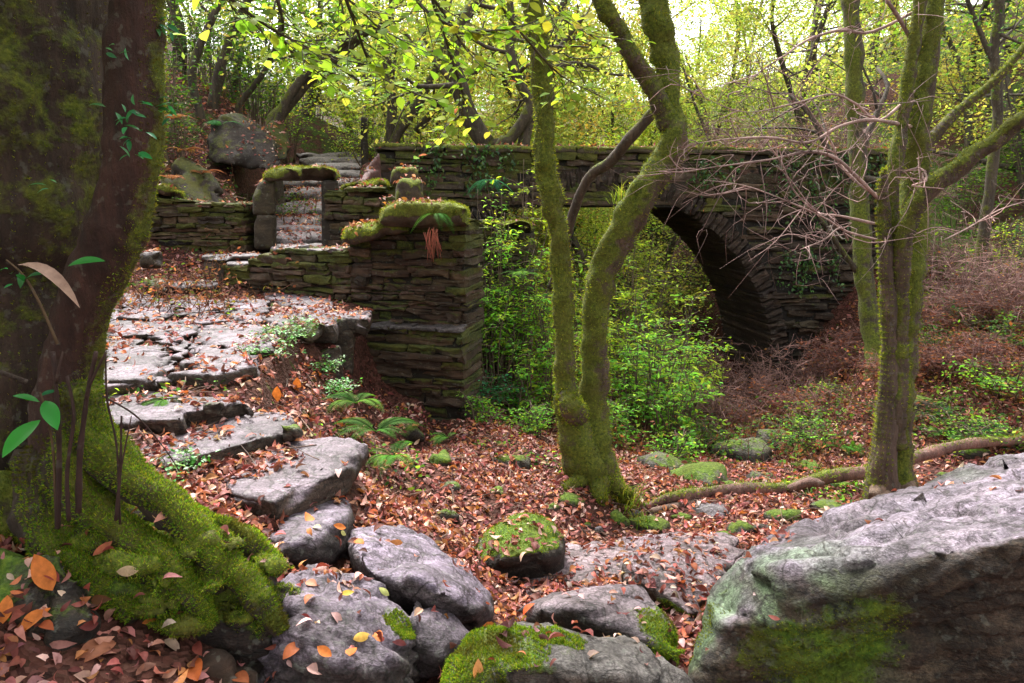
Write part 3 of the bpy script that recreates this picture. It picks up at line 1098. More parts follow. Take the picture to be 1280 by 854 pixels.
rv = np.random.default_rng(31)
for lab, s0, s1, zt, zl, n in (('dark ivy curtain hanging from the parapet over the right spandrel', 6.9, 9.2, 3.0, 1.6, 26), ('small green ivy patch on the abutment right of the arch', 7.2, 8.4, 1.3, .9, 12), ('ivy trailing over the parapet left of the crooked tree', .7, 2.3, 3.1, .9, 16), ('ivy creeping down the haunch of the arch', 5.4, 6.6, 2.9, .6, 10)):
    b, bl = MB(), MB()
    o_ = bx0 + bd * (s0 + s1) / 2
    t_ = thing('ivy', lab, 'ivy', (o_[0], o_[1], zt))
    for k in range(n):
        s_ = rv.uniform(s0, s1)
        L = zl * rv.uniform(.3, 1)
        q = np.array([[*(bx0 + bd * (s_ + .1 * math.sin(u * 5 + k)) + bn * (.05 + .03 * math.sin(u * 9 + k))), zt - L * u] for u in np.linspace(0, 1, 9)])
        tube(b, q, np.linspace(.006, .003, 9), 4, .2, 0, 1, k, (.05, .032, .022), -.3)
        m_ = int(L * 34) + 4
        u = rv.random(m_)
        pos = np.stack([np.interp(u, np.linspace(0, 1, 9), q[:, i]) for i in range(3)], 1) + rv.normal(size=(m_, 3)) * .04 + np.array([*bn, 0]) * .04
        scatter(bl, LEAF9, pos, frames(norm(rv.normal(size=(m_, 3)) + [0, 0, -.8]), norm(np.array([*bn, .5]) + rv.normal(size=(m_, 3)) * .4)), rv.uniform(.05, .09, m_), pick(PAL_DARKG + [(.07, .17, .04)], m_, rv))
    b.build('stem', M_TWIG, t_, np.array(t_.location))
    bl.build('foliage', M_GLOSS, t_, np.array(t_.location))

# --- stone bench and loose blocks on the far side of the terrace
root = thing('stone_bench', 'grey stone bench of two slabs against the dark courtyard wall', 'bench', P(290, 350, 9.6))
org = np.array(root.location)
for nm, poly, z0 in (('seat', ((251, 320, 9.5), (328, 319, 9.3), (325, 316, 9.9), (256, 317, 10.0)), .07), ('lower_slab', ((281, 329, 9.25), (332, 328, 9.1), (330, 324, 9.5), (284, 325, 9.6)), .06)):
    top = np.array([P(*q) for q in poly])
    pts = np.vstack([top, top - [0, 0, z0]])
    V, T, Nn = hull_rock(pts, .04, 81, .01, 4, 1)
    b = MB()
    b.add(V, T=T, C=stone_cols(V, Nn, (.2, .18, .185), (.06, .045, .035), 3), moss=-.3)
    remember(b)
    b.build(nm, M_ROCK, root, org)
for poly in (((252, 321, 9.55), (284, 321, 9.5), (284, 360, 9.45), (252, 362, 9.5)), ((284, 331, 9.3), (330, 330, 9.15), (332, 368, 9.15), (284, 368, 9.3))):
    fr = np.array([P(*q) for q in poly])
    pts = np.vstack([fr, fr + [0, .45, 0]])
    V, T, Nn = hull_rock(pts, .04, 82, .02, 4, 2)
    b = MB()
    b.add(V, T=T, C=(.055, .04, .03), moss=.0 + .4 * fbm(V * 3, 3, 6))
    remember(b)
    b.build('support_block', M_WALL, root, org)
pts = [P(x, y, d) for x, y, d in ((174, 336, 9.2), (174, 316, 9.2), (202, 314, 9.2), (204, 336, 9.2), (176, 314, 9.6), (203, 313, 9.6), (176, 336, 9.6), (205, 336, 9.6))]
add_rock('stone_block', 'small squared grey stone beside the left trunk at the terrace end', 'stone', pts, .035, 91, .015, 4, 2, base=(.18, .16, .165), side=(.05, .038, .025), moss=.1)
pts = [P(x, y, d) for x, y, d in ((196, 366, 9.0), (196, 354, 9.0), (215, 350, 9.3), (278, 347, 9.3), (278, 352, 8.95), (276, 366, 8.95), (200, 366, 9.4), (278, 366, 9.4))]
add_rock('door_step', 'flat grey step at the foot of the stone bench', 'step', pts, .04, 92, .015, 4, 2, base=(.19, .165, .17), side=(.045, .03, .022), moss=-.05)
pts = [P(x, y, d) for x, y, d in ((168, 366, 8.8), (168, 345, 8.9), (190, 340, 9.2), (214, 346, 9.1), (214, 366, 8.8), (190, 366, 9.4))]
add_rock('mossy_stone', 'mossy rubble stone between the left trunk and the flat step', 'stone', pts, .04, 93, .03, 4, 2, base=(.09, .07, .05), side=(.06, .045, .03), moss=.25, moss_up=.3)

# ------------------------------------------------------------------ flagstones of the path
FLAGS = [
    # outline px, thickness, label, moss
    (((222, 461), (243, 441), (270, 435), (318, 443), (310, 454), (270, 462)), .24, 'rounded grey flagstone jutting over the mossy edge with a dark deep front', -.2),
    (((249, 413), (270, 402), (325, 402), (344, 419), (334, 431), (264, 432)), .10, 'broad smooth pale flagstone, clearest of leaves, behind the rounded jutting flag', -.3),
    (((126, 450), (161, 438), (200, 438), (206, 450), (191, 467), (120, 468)), .14, 'flagstone with a straight front edge beside the trunk, above the ferny step', -.25),
    (((209, 426), (222, 421), (238, 430), (231, 441), (213, 440)), .09, 'small pale rounded cobble set between the larger flags', -.4),
    (((186, 416), (216, 412), (229, 418), (216, 425), (190, 424)), .07, 'narrow dark grey flag behind the small pale cobble', -.25),
    (((112, 426), (161, 423), (188, 430), (200, 436), (160, 437), (110, 441)), .08, 'wide flag by the trunk partly under brown leaves', -.3),
    (((345, 370), (374, 368), (447, 385), (446, 393), (418, 391), (374, 384), (347, 375)), .22, 'long pale slab at the far right end of the terrace against the low wall', -.15),
    (((338, 395), (368, 385), (416, 392), (411, 402), (353, 402)), .2, 'flag with a mossy drop in front of the long pale end slab', -.1),
    (((154, 381), (179, 374), (210, 376), (211, 388), (188, 393), (152, 392)), .07, 'flag near the trunk closest to the flat step', -.25),
    (((213, 378), (246, 371), (281, 376), (271, 386), (237, 387)), .06, 'leafy flag just below the stone bench', -.3),
    (((283, 393), (330, 383), (335, 398), (316, 400), (286, 400)), .07, 'grey flag between the smooth pale flag and the low wall', -.25),
    (((140, 399), (185, 395), (228, 401), (191, 413), (120, 417)), .07, 'large uneven flag in the middle of the terrace by the trunk', -.25),
    (((285, 373), (331, 374), (333, 381), (291, 385)), .06, 'thin flag touching the foot of the low wall', -.2),
    (((226, 389), (272, 387), (282, 397), (252, 401), (228, 399)), .07, 'flag in the centre of the terrace with a leafy joint round it', -.25),
    (((262, 404), (300, 402), (330, 401), (318, 404), (268, 409)), .06, 'thin pale flag behind the broad smooth one', -.25),
    (((222, 404), (250, 403), (246, 412), (228, 416), (205, 412)), .06, 'broken flag in the leafy middle of the terrace', -.25),
    (((345, 403), (368, 404), (352, 414), (346, 418), (338, 408)), .08, 'small flag filling the corner right of the broad smooth flag', -.1),
    (((205, 444), (224, 446), (218, 456), (205, 460), (200, 452)), .06, 'small dark flag left of the rounded jutting one', -.2),
    (((150, 368), (185, 369), (182, 373), (152, 379)), .06, 'leafy flag at the foot of the mossy rubble stone', -.1),
    (((242, 422), (262, 432), (240, 438), (234, 430)), .05, 'narrow flag in the leafy joint behind the rounded jutting one', -.2),
    (((282, 384), (332, 383), (330, 387), (284, 391)), .05, 'thin flag below the low wall beside the grey one', -.2),
    (((112, 470), (190, 469), (205, 474), (160, 478), (112, 482)), .10, 'narrow riser flag under the straight edged one', -.1),
    (((114, 384), (150, 382), (150, 393), (116, 397)), .06, 'flag half hidden by the leaning stem at the back of the terrace', -.25),
    (((372, 402), (408, 402), (398, 408), (366, 412)), .1, 'mossy edged flag at the brink of the terrace', .1),
    (((130, 486), (148, 478), (191, 481), (267, 497), (285, 506), (246, 508), (216, 510), (150, 525), (128, 515)), .2, 'dark edged step slab below the straight flag with a mossy right nose', -.12),
    (((186, 539), (252, 530), (307, 523), (338, 523), (346, 535), (325, 542), (270, 546), (222, 567), (195, 556)), .2, 'step slab littered with leaves, third down, with a mossy end', -.2),
    (((300, 592), (330, 566), (400, 553), (436, 563), (420, 582), (350, 611), (310, 604)), .19, 'smooth pale step slab overhanging a dark gap by the fern', -.3),
    (((276, 597), (312, 597), (346, 620), (330, 624), (292, 619)), .12, 'small wet grey step tucked below the smooth pale step', -.25),
]
for k, (poly, th, lab, ms) in enumerate(FLAGS):
    cx, cy = np.mean([p[0] for p in poly]), np.mean([p[1] for p in poly])
    # height: where the centre ray meets the ground, plus a little
    d0 = 4.0
    best = None
    for d in np.linspace(2.5, 10, 400):
        q = P(cx, cy, d)
        if q[2] <= gz(q[0], q[1]) + .035:
            best = q
            break
    z = best[2]
    if k < 24:                                      # the terrace is one gently rising pavement
        zf, zn = P(300, 372, 8.7), P(260, 470, 5.2)
        for d in np.linspace(3.5, 10, 800):
            q = P(cx, cy, d)
            if q[2] <= zn[2] + (zf[2] - zn[2]) * (q[1] - zn[1]) / (zf[1] - zn[1]) + .03:
                z = q[2]
                break
    z += random.uniform(-.012, .014) if k < 24 else .0
    if k == 0:
        z += .03
    _cp = np.mean(np.array(poly, float), 0)
    poly = [tuple(_cp + (np.array(p) - _cp) * np.array([1.34, 1.42] if k < 24 else [1.36, 1.5])) for p in poly]
    pts = slab_pts(poly, z, th, .93, tilt=(random.uniform(-.008, .012), random.uniform(.0, .012)))
    sd = 100 + k
    add_rock('flagstone', lab, 'flagstone', pts, .03 if cy < 480 else .025, sd, .012, 5.0, 1, base=np.array((.135, .108, .128)) * random.uniform(.8, 1.12), side=(.06, .042, .03), moss=ms,
             moss_fn=lambda V, Nn: .35 * sstep(.5, -.1, Nn[:, 2]) * sstep(-.2, .5, fbm(V * 1.5, 3, 77)) , group='flagstones and steps of the path', strata=(.2, .1, 1) if k >= 24 else None)
# mossy noses of the steps
for poly, z0, lab in ((((246, 505), (283, 500), (284, 522), (250, 524)), 4.5, 'mossy cobble at the right nose of the dark edged step'), (((344, 528), (372, 532), (381, 545), (350, 555)), 4.35, 'green mossy cobble at the end of the leaf littered step'),
                      (((330, 414), (395, 402), (412, 410), (390, 430), (340, 428)), 6.6, 'yellow green mossy stone under the drop of the end flag'), (((412, 398), (446, 394), (440, 470), (418, 470)), 7.2, 'tall mossy kerb stone below the right end of the long slab'),
                      (((352, 420), (392, 412), (396, 440), (360, 446)), 6.9, 'mossy kerb stone leaning under the brink flag'), (((395, 440), (425, 430), (432, 480), (400, 486)), 6.8, 'mossy kerb stone low beside the tall one'), (((318, 448), (352, 440), (356, 462), (322, 470)), 5.9, 'mossy kerb stone right of the rounded flag'),
                      (((270, 462), (318, 452), (312, 488), (262, 492)), 5.3, 'dark stone shadowed under the rounded jutting flag')):
    pts = [P(x, y, d) for d in (z0, z0 + .35) for x, y in poly]
    add_rock('mossy_stone', lab, 'stone', pts, .03, int(z0 * 100), .03, 5, 2, base=(.10, .08, .055), side=(.055, .04, .028), moss=.15 if 'dark' not in lab else -.2, moss_up=.45)

# ------------------------------------------------------------------ boulders and slabs of the stream bed
def PL(*q):
    return np.array([P(*t) for t in q])


# big grey boulder on the right
pts = PL((868, 800, 3.1), (880, 762, 3.2), (905, 715, 3.3), (940, 681, 3.6), (962, 668, 4.0), (1010, 651, 4.1), (1092, 646, 4.3), (1165, 613, 4.6), (1212, 590, 4.6), (1252, 566, 4.5), (1300, 556, 4.4), (1420, 560, 4.2), (1560, 620, 3.6),
         (925, 700, 3.05), (962, 696, 2.9), (985, 709, 2.8), (1045, 700, 2.72), (1140, 704, 2.6), (1210, 690, 2.55), (1290, 664, 2.5), (1420, 640, 2.5),
         (862, 850, 2.85), (925, 800, 2.85), (960, 860, 2.8), (1100, 860, 2.7), (1290, 860, 2.62), (1450, 860, 2.6), (900, 1150, 2.95), (1300, 1180, 2.85), (1560, 900, 3.2), (1100, 800, 5.0), (1400, 740, 5.0))


def boulder_relief(V, Nn):
    return .55 * blob(V, P(890, 760, 3.1), .24) + .25 * blob(V, P(985, 740, 2.85), .30) + .52 * blob(V, P(1090, 770, 2.8), .34) + .3 * blob(V, P(1000, 820, 2.8), .3) + .35 * blob(V, P(880, 830, 2.8), .3) + .35 * blob(V, P(1240, 610, 4.2), .18) + .45 * sstep(.3, -.3, Nn[:, 2]) * .5


V, T, Nn = hull_rock(pts, .028, 7, .055, 1.7, 4, (-.38, .2, .9), .06)
# runnels along the bedding on the upper face
along = norm(P(1280, 600, 3.4) - P(1000, 690, 3.0))
cr = norm(np.cross(along, (0, 0, 1)))
sv = V @ cr
wob = fbm(V * 1.3, 3, 5) * .12
g1 = np.exp(-((sv + wob - (P(1180, 655, 3.1) @ cr)) / .05) ** 2) * sstep(.1, .5, Nn[:, 2]) * sstep(P(1020, 680, 3)[0], P(1150, 660, 3)[0], V[:, 0])
g2 = np.exp(-((sv + wob * 1.3 - (P(1200, 620, 3.7) @ cr)) / .06) ** 2) * sstep(.1, .5, Nn[:, 2]) * sstep(P(1060, 650, 3.5)[0], P(1150, 640, 3.5)[0], V[:, 0])
V = V - Nn * (g1 * .055 + g2 * .06)[:, None]
V = V + Nn * (fbm(V * np.array([4, 4, 4]), 4, 41) * .016)[:, None]
m = -.22 + .42 * fbm(V * 2.2, 4, 12) + boulder_relief(V, Nn) + .25 * (g1 + g2)
green = np.clip(1.7 * blob(V, P(935, 745, 3.0), .42) + .6 * blob(V, P(1210, 600, 4.3), .3), 0, 1) * sstep(-.25, .25, fbm(V * 5, 4, 8))
C = stone_cols(V, Nn, (.235, .20, .24), (.05, .034, .022), 12, .35, .8)  # dark side colour carries the shade of the steep face
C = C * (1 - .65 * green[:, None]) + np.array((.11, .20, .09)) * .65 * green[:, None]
org = np.array([P(1150, 800, 3.4)[0], 3.4, V[:, 2].min()])
b = MB()
b.add(V, T=T, C=C, moss=m)
remember(b)
big = b.build('boulder', M_ROCK, origin=org)
tag(big, 'huge grey boulder with a runnelled pale top and a dark mossy face', 'boulder')
o_data['boulder'] = (V, Nn, m)

# long grey slab in the middle
pts = PL((435, 657, 3.75), (456, 665, 3.6), (480, 652, 3.95), (505, 657, 3.95), (545, 676, 3.85), (588, 716, 3.7), (618, 752, 3.5), (619, 766, 3.35), (590, 774, 3.1), (544, 757, 3.1), (500, 741, 3.1), (462, 719, 3.15), (448, 698, 3.25), (437, 680, 3.45),
         (545, 735, 3.0), (600, 752, 3.15), (460, 690, 3.15), (470, 760, 3.2), (590, 800, 3.3), (480, 700, 4.1), (600, 770, 3.8), (440, 720, 3.6))
o = add_rock('rock_slab', 'long smooth lavender grey rock slab sloping down to the gully', 'rock', pts, .024, 201, .028, 2.2, 3, base=(.20, .165, .215), side=(.075, .06, .062), moss=-.4, strata=(.6, -.2, .7), ridge=.02)
# smooth step above it
pts = PL((336, 664, 3.4), (349, 642, 3.7), (378, 625, 3.95), (416, 617, 4.05), (440, 628, 3.95), (432, 642, 3.65), (403, 661, 3.4), (368, 678, 3.25), (340, 690, 3.25), (395, 690, 3.3), (440, 660, 3.7), (370, 715, 3.3), (440, 710, 3.5), (400, 700, 4.0), (340, 700, 3.7))
add_rock('rock_slab', 'rounded water worn rock forming the lowest step above the long slab', 'rock', pts, .022, 205, .022, 2.6, 3, base=(.195, .16, .205), side=(.045, .034, .032), moss=-.35, strata=(.3, .2, 1), ridge=.015)
# swirled boulder lower left
pts = PL((344, 722, 3.0), (378, 710, 3.15), (410, 708, 3.15), (432, 718, 3.1), (476, 731, 3.1), (507, 757, 3.0), (521, 778, 2.9), (512, 806, 2.75), (470, 775, 2.72), (400, 740, 2.72), (352, 745, 2.75), (338, 760, 2.8),
         (500, 890, 2.5), (440, 980, 2.4), (350, 980, 2.4), (300, 880, 2.5), (420, 830, 2.42), (360, 810, 2.5), (480, 830, 2.5), (420, 820, 3.3), (520, 850, 3.1))
add_rock('swirled_boulder', 'grey boulder with swirled ridges and fallen orange leaves, below the long slab', 'boulder', pts, .020, 209, .035, 3.2, 3, base=(.165, .135, .17), side=(.05, .038, .036), moss=-.22, ridge=.06,
         moss_fn=lambda V, Nn: .75 * blob(V, P(500, 775, 2.8), .16) + .5 * blob(V, P(360, 775, 2.65), .16) + .3 * blob(V, P(470, 850, 2.5), .15), strata=(.5, .5, .6))
# wedge between them
pts = PL((512, 747, 3.05), (533, 744, 3.15), (571, 766, 3.1), (597, 786, 3.0), (568, 805, 2.85), (515, 775, 2.85), (506, 815, 2.8), (560, 830, 2.75), (520, 850, 2.8), (590, 830, 3.0), (540, 800, 3.3))
add_rock('wedge_rock', 'smooth dark grey wedge shaped rock between the long slab and swirled boulder', 'rock', pts, .022, 213, .018, 2.4, 3, base=(.135, .11, .135), side=(.07, .055, .06), moss=-.5)
# dark mossy boulder with the hollow
pts = PL((588, 690, 4.5), (602, 668, 4.5), (630, 650, 4.6), (660, 643, 4.65), (690, 654, 4.6), (706, 676, 4.5), (700, 694, 4.25), (668, 692, 4.1), (620, 700, 4.1), (595, 710, 4.2), (590, 760, 4.4), (700, 750, 4.4), (640, 770, 4.35), (690, 700, 5.1), (610, 690, 5.1))
add_rock('mossy_boulder', 'dark boulder with a rounded mossy crown over a black hollow in the gully', 'boulder', pts, .028, 217, .03, 4, 3, base=(.07, .055, .04), side=(.025, .018, .014), moss=-.35, moss_up=1.0)
# mossy rock at the bottom edge
pts = PL((542, 870, 2.55), (560, 822, 2.65), (590, 792, 2.75), (640, 783, 2.85), (692, 782, 2.9), (748, 790, 2.9), (800, 810, 2.85), (850, 842, 2.75), (880, 880, 2.7), (700, 830, 2.5), (640, 840, 2.45), (780, 850, 2.5), (560, 1120, 2.5), (860, 1120, 2.6), (700, 900, 3.2), (600, 860, 3.0))
add_rock('mossy_boulder', 'bright moss covered boulder at the lower edge with lichen grey right shoulder', 'boulder', pts, .021, 221, .035, 3.4, 3, base=(.12, .11, .10), side=(.06, .05, .04), moss=.02, moss_up=.12,
         moss_fn=lambda V, Nn: .75 * blob(V, P(600, 830, 2.6), .24) + .3 * blob(V, P(700, 810, 2.7), .12) - .35 * blob(V, P(810, 840, 2.7), .16), ridge=.05)
# broad flat slab under the leaves
pts = PL((634, 752, 3.85), (655, 735, 4.05), (674, 712, 4.35), (705, 677, 4.9), (770, 673, 5.0), (832, 666, 5.2), (868, 663, 5.25), (909, 667, 5.1), (936, 685, 4.75), (905, 730, 4.2), (850, 760, 3.9), (760, 770, 3.7), (690, 772, 3.65), (690, 790, 4.1), (900, 760, 4.4), (860, 720, 5.1), (720, 730, 4.9), (640, 780, 4.0))
add_rock('rock_slab', 'broad flat pinkish slab half buried in fallen leaves in the stream bed', 'rock', pts, .03, 225, .02, 2.4, 2, base=(.25, .19, .205), side=(.05, .036, .03), moss=-.28, strata=(.1, .1, 1))
# tilted slab with a pale upper face and a dark mossy flank
pts = PL((779, 686, 4.15), (800, 683, 4.3), (870, 690, 4.4), (934, 686, 4.55), (896, 727, 4.0), (883, 767, 3.65), (864, 770, 3.6), (820, 725, 3.85), (777, 727, 4.0), (850, 775, 3.75), (785, 740, 4.1), (900, 760, 4.3))
add_rock('tilted_slab', 'tilted slab with a pale lit face and dark mossy left flank', 'rock', pts, .026, 229, .02, 3, 2, base=(.24, .185, .20), side=(.035, .028, .014), moss=-.15, strata=(.6, -.3, .5),
         moss_fn=lambda V, Nn: .5 * sstep(.4, -.1, Nn[:, 2]))
# mossy ended slab in front
pts = PL((640, 765, 3.35), (690, 740, 3.5), (760, 730, 3.55), (800, 730, 3.5), (826, 764, 3.25), (858, 810, 3.0), (850, 834, 2.95), (800, 800, 3.0), (740, 762, 3.1), (680, 760, 3.15), (660, 785, 3.2), (800, 840, 3.1), (690, 800, 3.3), (830, 800, 3.5))
add_rock('mossy_slab', 'grey slab with a dark front and bright mossy right end', 'rock', pts, .024, 233, .024, 3, 2, base=(.18, .145, .16), side=(.035, .026, .018), moss=-.2, moss_fn=lambda V, Nn: .95 * blob(V, P(835, 790, 3.1), .22) + .25 * sstep(.4, 0, Nn[:, 2]))
for (px, py, d, rx, ry, lab, ms) in ((672, 778, 3.05, 24, 12, 'small grey stone at the foot of the mossy ended slab', -.4), (648, 772, 3.2, 16, 10, 'pale cobble beside the small grey stone', -.4), (715, 785, 3.0, 22, 12, 'grey knob of rock behind the bright mossy boulder', -.3),
                                    (693, 656, 5.15, 22, 20, 'leaning pale grey stone right of the dark hollow boulder', -.3), (747, 655, 5.3, 14, 18, 'upright pale grey stone among leaves in front of the twin tree', -.3), (862, 775, 3.5, 14, 10, 'pale leaf dusted stone below the tilted slab', -.35),
                                    (712, 622, 5.9, 26, 13, 'mossy stone at the foot of the twin tree', .5), (775, 640, 5.6, 16, 24, 'bright mossy stone under the grass tuft', .55), (812, 655, 5.55, 30, 16, 'low mossy stone behind the broad flat slab', .5), (790, 640, 6.2, 18, 9, 'pale flat stone with leaves beside the broken log end', -.2),
                                    (558, 640, 5.0, 18, 16, 'mossy stone bulging from the leaf slope', .45), (640, 575, 6.6, 28, 14, 'mossy hump high on the leaf slope', .4), (548, 566, 6.3, 26, 20, 'dark mossy stone on the leaf slope below the ruin', .35), (505, 535, 6.9, 22, 14, 'dark mossy stone near the foot of the plinth', .3),
                                    (930, 658, 5.35, 20, 14, 'smooth green stone left of the huge boulder', .35), (955, 655, 5.5, 16, 12, 'dark stone wedged against the huge boulder', .1), (905, 640, 6.0, 34, 9, 'flat leaf covered stone under the fallen log', -.1), (985, 642, 5.75, 26, 15, 'mossy stone between the fallen log and huge boulder', .5),
                                    (1045, 637, 5.9, 34, 9, 'flat mossy ledge stone beside the right tree roots', .2), (1165, 608, 6.4, 18, 9, 'pale mossy stone right of the right tree', .1), (880, 590, 8.0, 40, 18, 'mossy gully boulder beyond the fallen log', .45), (935, 560, 9.4, 42, 26, 'dark boulder deep in the gully', .15),
                                    (830, 575, 8.4, 30, 16, 'dark mossy stone in the gully near the twin tree', .3), (985, 545, 10.2, 36, 20, 'dark rock below the arch pillar', .1), (870, 545, 10.8, 34, 16, 'mossy stone under the arch', .3), (1025, 580, 8.4, 30, 14, 'mossy stone left of the right tree', .4),
                                    (1170, 500, 9.2, 40, 18, 'mossy hump on the right bank', .3), (1220, 560, 7.8, 34, 14, 'green stone behind the log on the right', .4),
                                    (622, 612, 5.5, 18, 10, 'small mossy stone among fallen leaves in the stream bed', 0.35), (735, 655, 5.5, 16, 10, 'small mossy stone among fallen leaves in the stream bed', 0.50), (852, 642, 5.5, 16, 11, 'small mossy stone among fallen leaves in the stream bed', 0.55), (908, 668, 5.5, 18, 10, 'small mossy stone among fallen leaves in the stream bed', 0.50), (566, 606, 5.5, 18, 11, 'small mossy stone among fallen leaves in the stream bed', 0.30), (692, 632, 5.5, 16, 10, 'small mossy stone among fallen leaves in the stream bed', 0.45), (1062, 604, 5.5, 18, 9, 'small mossy stone among fallen leaves in the stream bed', 0.40), (955, 592, 5.5, 20, 10, 'small mossy stone among fallen leaves in the stream bed', 0.35), (912, 604, 5.5, 18, 10, 'small mossy stone among fallen leaves in the stream bed', 0.40), (1192, 594, 5.5, 18, 9, 'small mossy stone among fallen leaves in the stream bed', 0.40), (1242, 588, 5.5, 20, 9, 'small mossy stone among fallen leaves in the stream bed', 0.40), (760, 575, 5.5, 18, 10, 'small mossy stone among fallen leaves in the stream bed', 0.40), (1010, 560, 5.5, 26, 12, 'small mossy stone among fallen leaves in the stream bed', 0.30), (960, 530, 5.5, 26, 12, 'small mossy stone among fallen leaves in the stream bed', 0.25), (1080, 560, 5.5, 22, 10, 'small mossy stone among fallen leaves in the stream bed', 0.30)):
    c = P(px, py, d)
    for dq in np.linspace(2.6, 14, 600):
        q = P(px, py + ry * .75, dq)
        if q[2] <= gz(q[0], q[1]):
            c, d = q, dq
            break
    rx, ry = rx * 1.2, ry * 1.25
    w, h = rx * d / F_PX, ry * d / F_PX
    h *= .75
    c = c + np.array([0, w * .5, h * .2])
    r = np.random.default_rng(int(px * 7 + py))
    dirs = norm(r.normal(size=(14, 3)))
    pts = c + dirs * np.array([w, w * .8, h]) * r.uniform(.85, 1.15, (14, 1))
    pts = np.vstack([pts, pts - [0, 0, h * 1.2]])
    dark = 'dark' in lab
    add_rock('stone', lab, 'stone', pts, max(.022, d * .0055), int(px + py), .025, 5, 2, base=(.10, .085, .06) if ms > 0 or dark else (.19, .17, .185), side=(.04, .03, .022), moss=ms - .22, moss_up=.55 if ms > 0 else 0, group='mossy stones of the stream bed' if lab.startswith('small mossy stone among') else None)

# rock outcrop on the left bank behind the courtyard wall
pts = PL((258, 200, 12.6), (262, 150, 12.8), (285, 141, 13.0), (312, 146, 13.0), (335, 170, 12.8), (352, 200, 12.6), (345, 216, 12.3), (300, 205, 12.2), (268, 205, 12.2), (300, 150, 14.5), (260, 190, 14.5), (350, 190, 14))
add_rock('outcrop', 'dark slanting rock outcrop with mossy ribs above the courtyard wall', 'rock', pts, .06, 301, .07, 1.6, 2, base=(.028, .018, .014), side=(.022, .014, .011), moss=.16, moss_up=.3, ridge=.05, mat=M_WALL)
pts = PL((318, 190, 13.2), (322, 160, 13.4), (338, 146, 13.6), (356, 152, 13.6), (364, 180, 13.4), (362, 200, 13.0), (330, 205, 12.9), (340, 160, 14.6), (362, 190, 14.4))
add_rock('outcrop', 'mossy green boulder beside the dark slanting outcrop at the stair top', 'rock', pts, .06, 305, .05, 2, 2, base=(.03, .022, .016), side=(.025, .017, .013), moss=.4, moss_up=.4, mat=M_WALL)
pts = PL((190, 265, 11.0), (196, 215, 11.3), (225, 190, 11.8), (262, 210, 11.8), (285, 246, 11.4), (282, 262, 11.1), (230, 262, 10.9), (220, 200, 13), (280, 240, 12.6))
add_rock('mossy_bank', 'fern hung mossy earth bank behind the courtyard wall', 'bank', pts, .06, 309, .07, 2, 2, base=(.03, .02, .014), side=(.025, .017, .012), moss=.35, moss_up=.35, mat=M_WALL)

# mossy root mound under the left tree
pts = PL((-60, 640, 3.2), (60, 640, 3.1), (120, 655, 2.95), (175, 645, 2.95), (240, 665, 2.9), (300, 690, 2.85), (345, 740, 2.75), (362, 785, 2.65), (340, 800, 2.55), (250, 765, 2.5), (150, 740, 2.5), (90, 770, 2.5), (-60, 760, 2.5),
         (350, 860, 2.6), (250, 850, 2.55), (100, 870, 2.45), (-60, 900, 2.5), (200, 640, 3.6), (0, 600, 3.8), (320, 700, 3.3))
add_rock('root_mound', 'moss covered mound of earth and roots under the big left tree', 'mound', pts, .022, 321, .085, 3.6, 3, base=(.05, .032, .022), side=(.022, .013, .01), moss=.15, moss_up=.45, ridge=.08)

pts = PL((-60, 690, 2.55), (60, 690, 2.5), (110, 730, 2.42), (120, 790, 2.32), (70, 830, 2.2), (-60, 840, 2.15), (-60, 960, 2.2), (120, 900, 2.3), (60, 740, 2.9))
add_rock('mossy_boulder', 'dark mossy rock in the lower left corner strewn with orange leaves', 'boulder', pts, .02, 331, .05, 4, 3, base=(.035, .024, .016), side=(.018, .011, .008), moss=.12, moss_up=.35, ridge=.05)
pts = PL((120, 880, 2.3), (160, 800, 2.45), (230, 800, 2.5), (300, 815, 2.5), (340, 850, 2.45), (340, 960, 2.4), (120, 980, 2.3), (240, 900, 2.25), (240, 850, 2.9))
add_rock('earth_clod', 'dark brown earth and roots in the hollow under the mossy mound', 'mound', pts, .02, 333, .06, 5, 3, base=(.03, .017, .011), side=(.014, .008, .006), moss=-.2, ridge=.06, mat=M_WALL)
mound = col.objects['root_mound']
CUSH = MB()
rcu = np.random.default_rng(66)
for (x, y, d, w, h) in ((112, 668, 2.72, 52, 26), (172, 690, 2.62, 58, 30), (240, 672, 2.68, 46, 26), (262, 722, 2.6, 52, 30), (318, 700, 2.72, 42, 26), (172, 742, 2.52, 56, 26), (332, 772, 2.6, 40, 30), (236, 768, 2.5, 50, 22), (140, 640, 2.75, 40, 24), (96, 712, 2.58, 40, 24), (300, 758, 2.6, 42, 26),
                        (210, 716, 2.56, 40, 24), (30, 700, 2.7, 50, 26), (60, 660, 2.75, 44, 22), (350, 740, 2.72, 26, 24), (205, 640, 2.75, 30, 18)):
    c = P(x, y, d) - np.array([0, -.03, .035])
    k_ = d / F_PX
    dirs = norm(rcu.normal(size=(18, 3)))
    V, T, Nn = hull_rock(c + dirs * np.array([w * 1.25, w * 1.1, h * .75]) * k_ * rcu.uniform(.8, 1.15, (18, 1)), .018, int(x + y), .05, 7, 2)
    m = .48 + .35 * np.clip(Nn[:, 2], -1, .6) + .7 * fbm(V * 4, 3, 3)
    CUSH.add(V, T=T, C=(.03, .02, .014), moss=m)
    remember(CUSH) if False else SOLIDS.append((V, np.zeros((0, 4), int), T))
    nV = np.concatenate([o_data['root_mound'][0], V])
    o_data['root_mound'] = (nV, np.concatenate([o_data['root_mound'][1], Nn]), np.concatenate([o_data['root_mound'][2], m + .25]))
CUSH.build('moss_cushion', M_CAP, mound, np.array(mound.location))

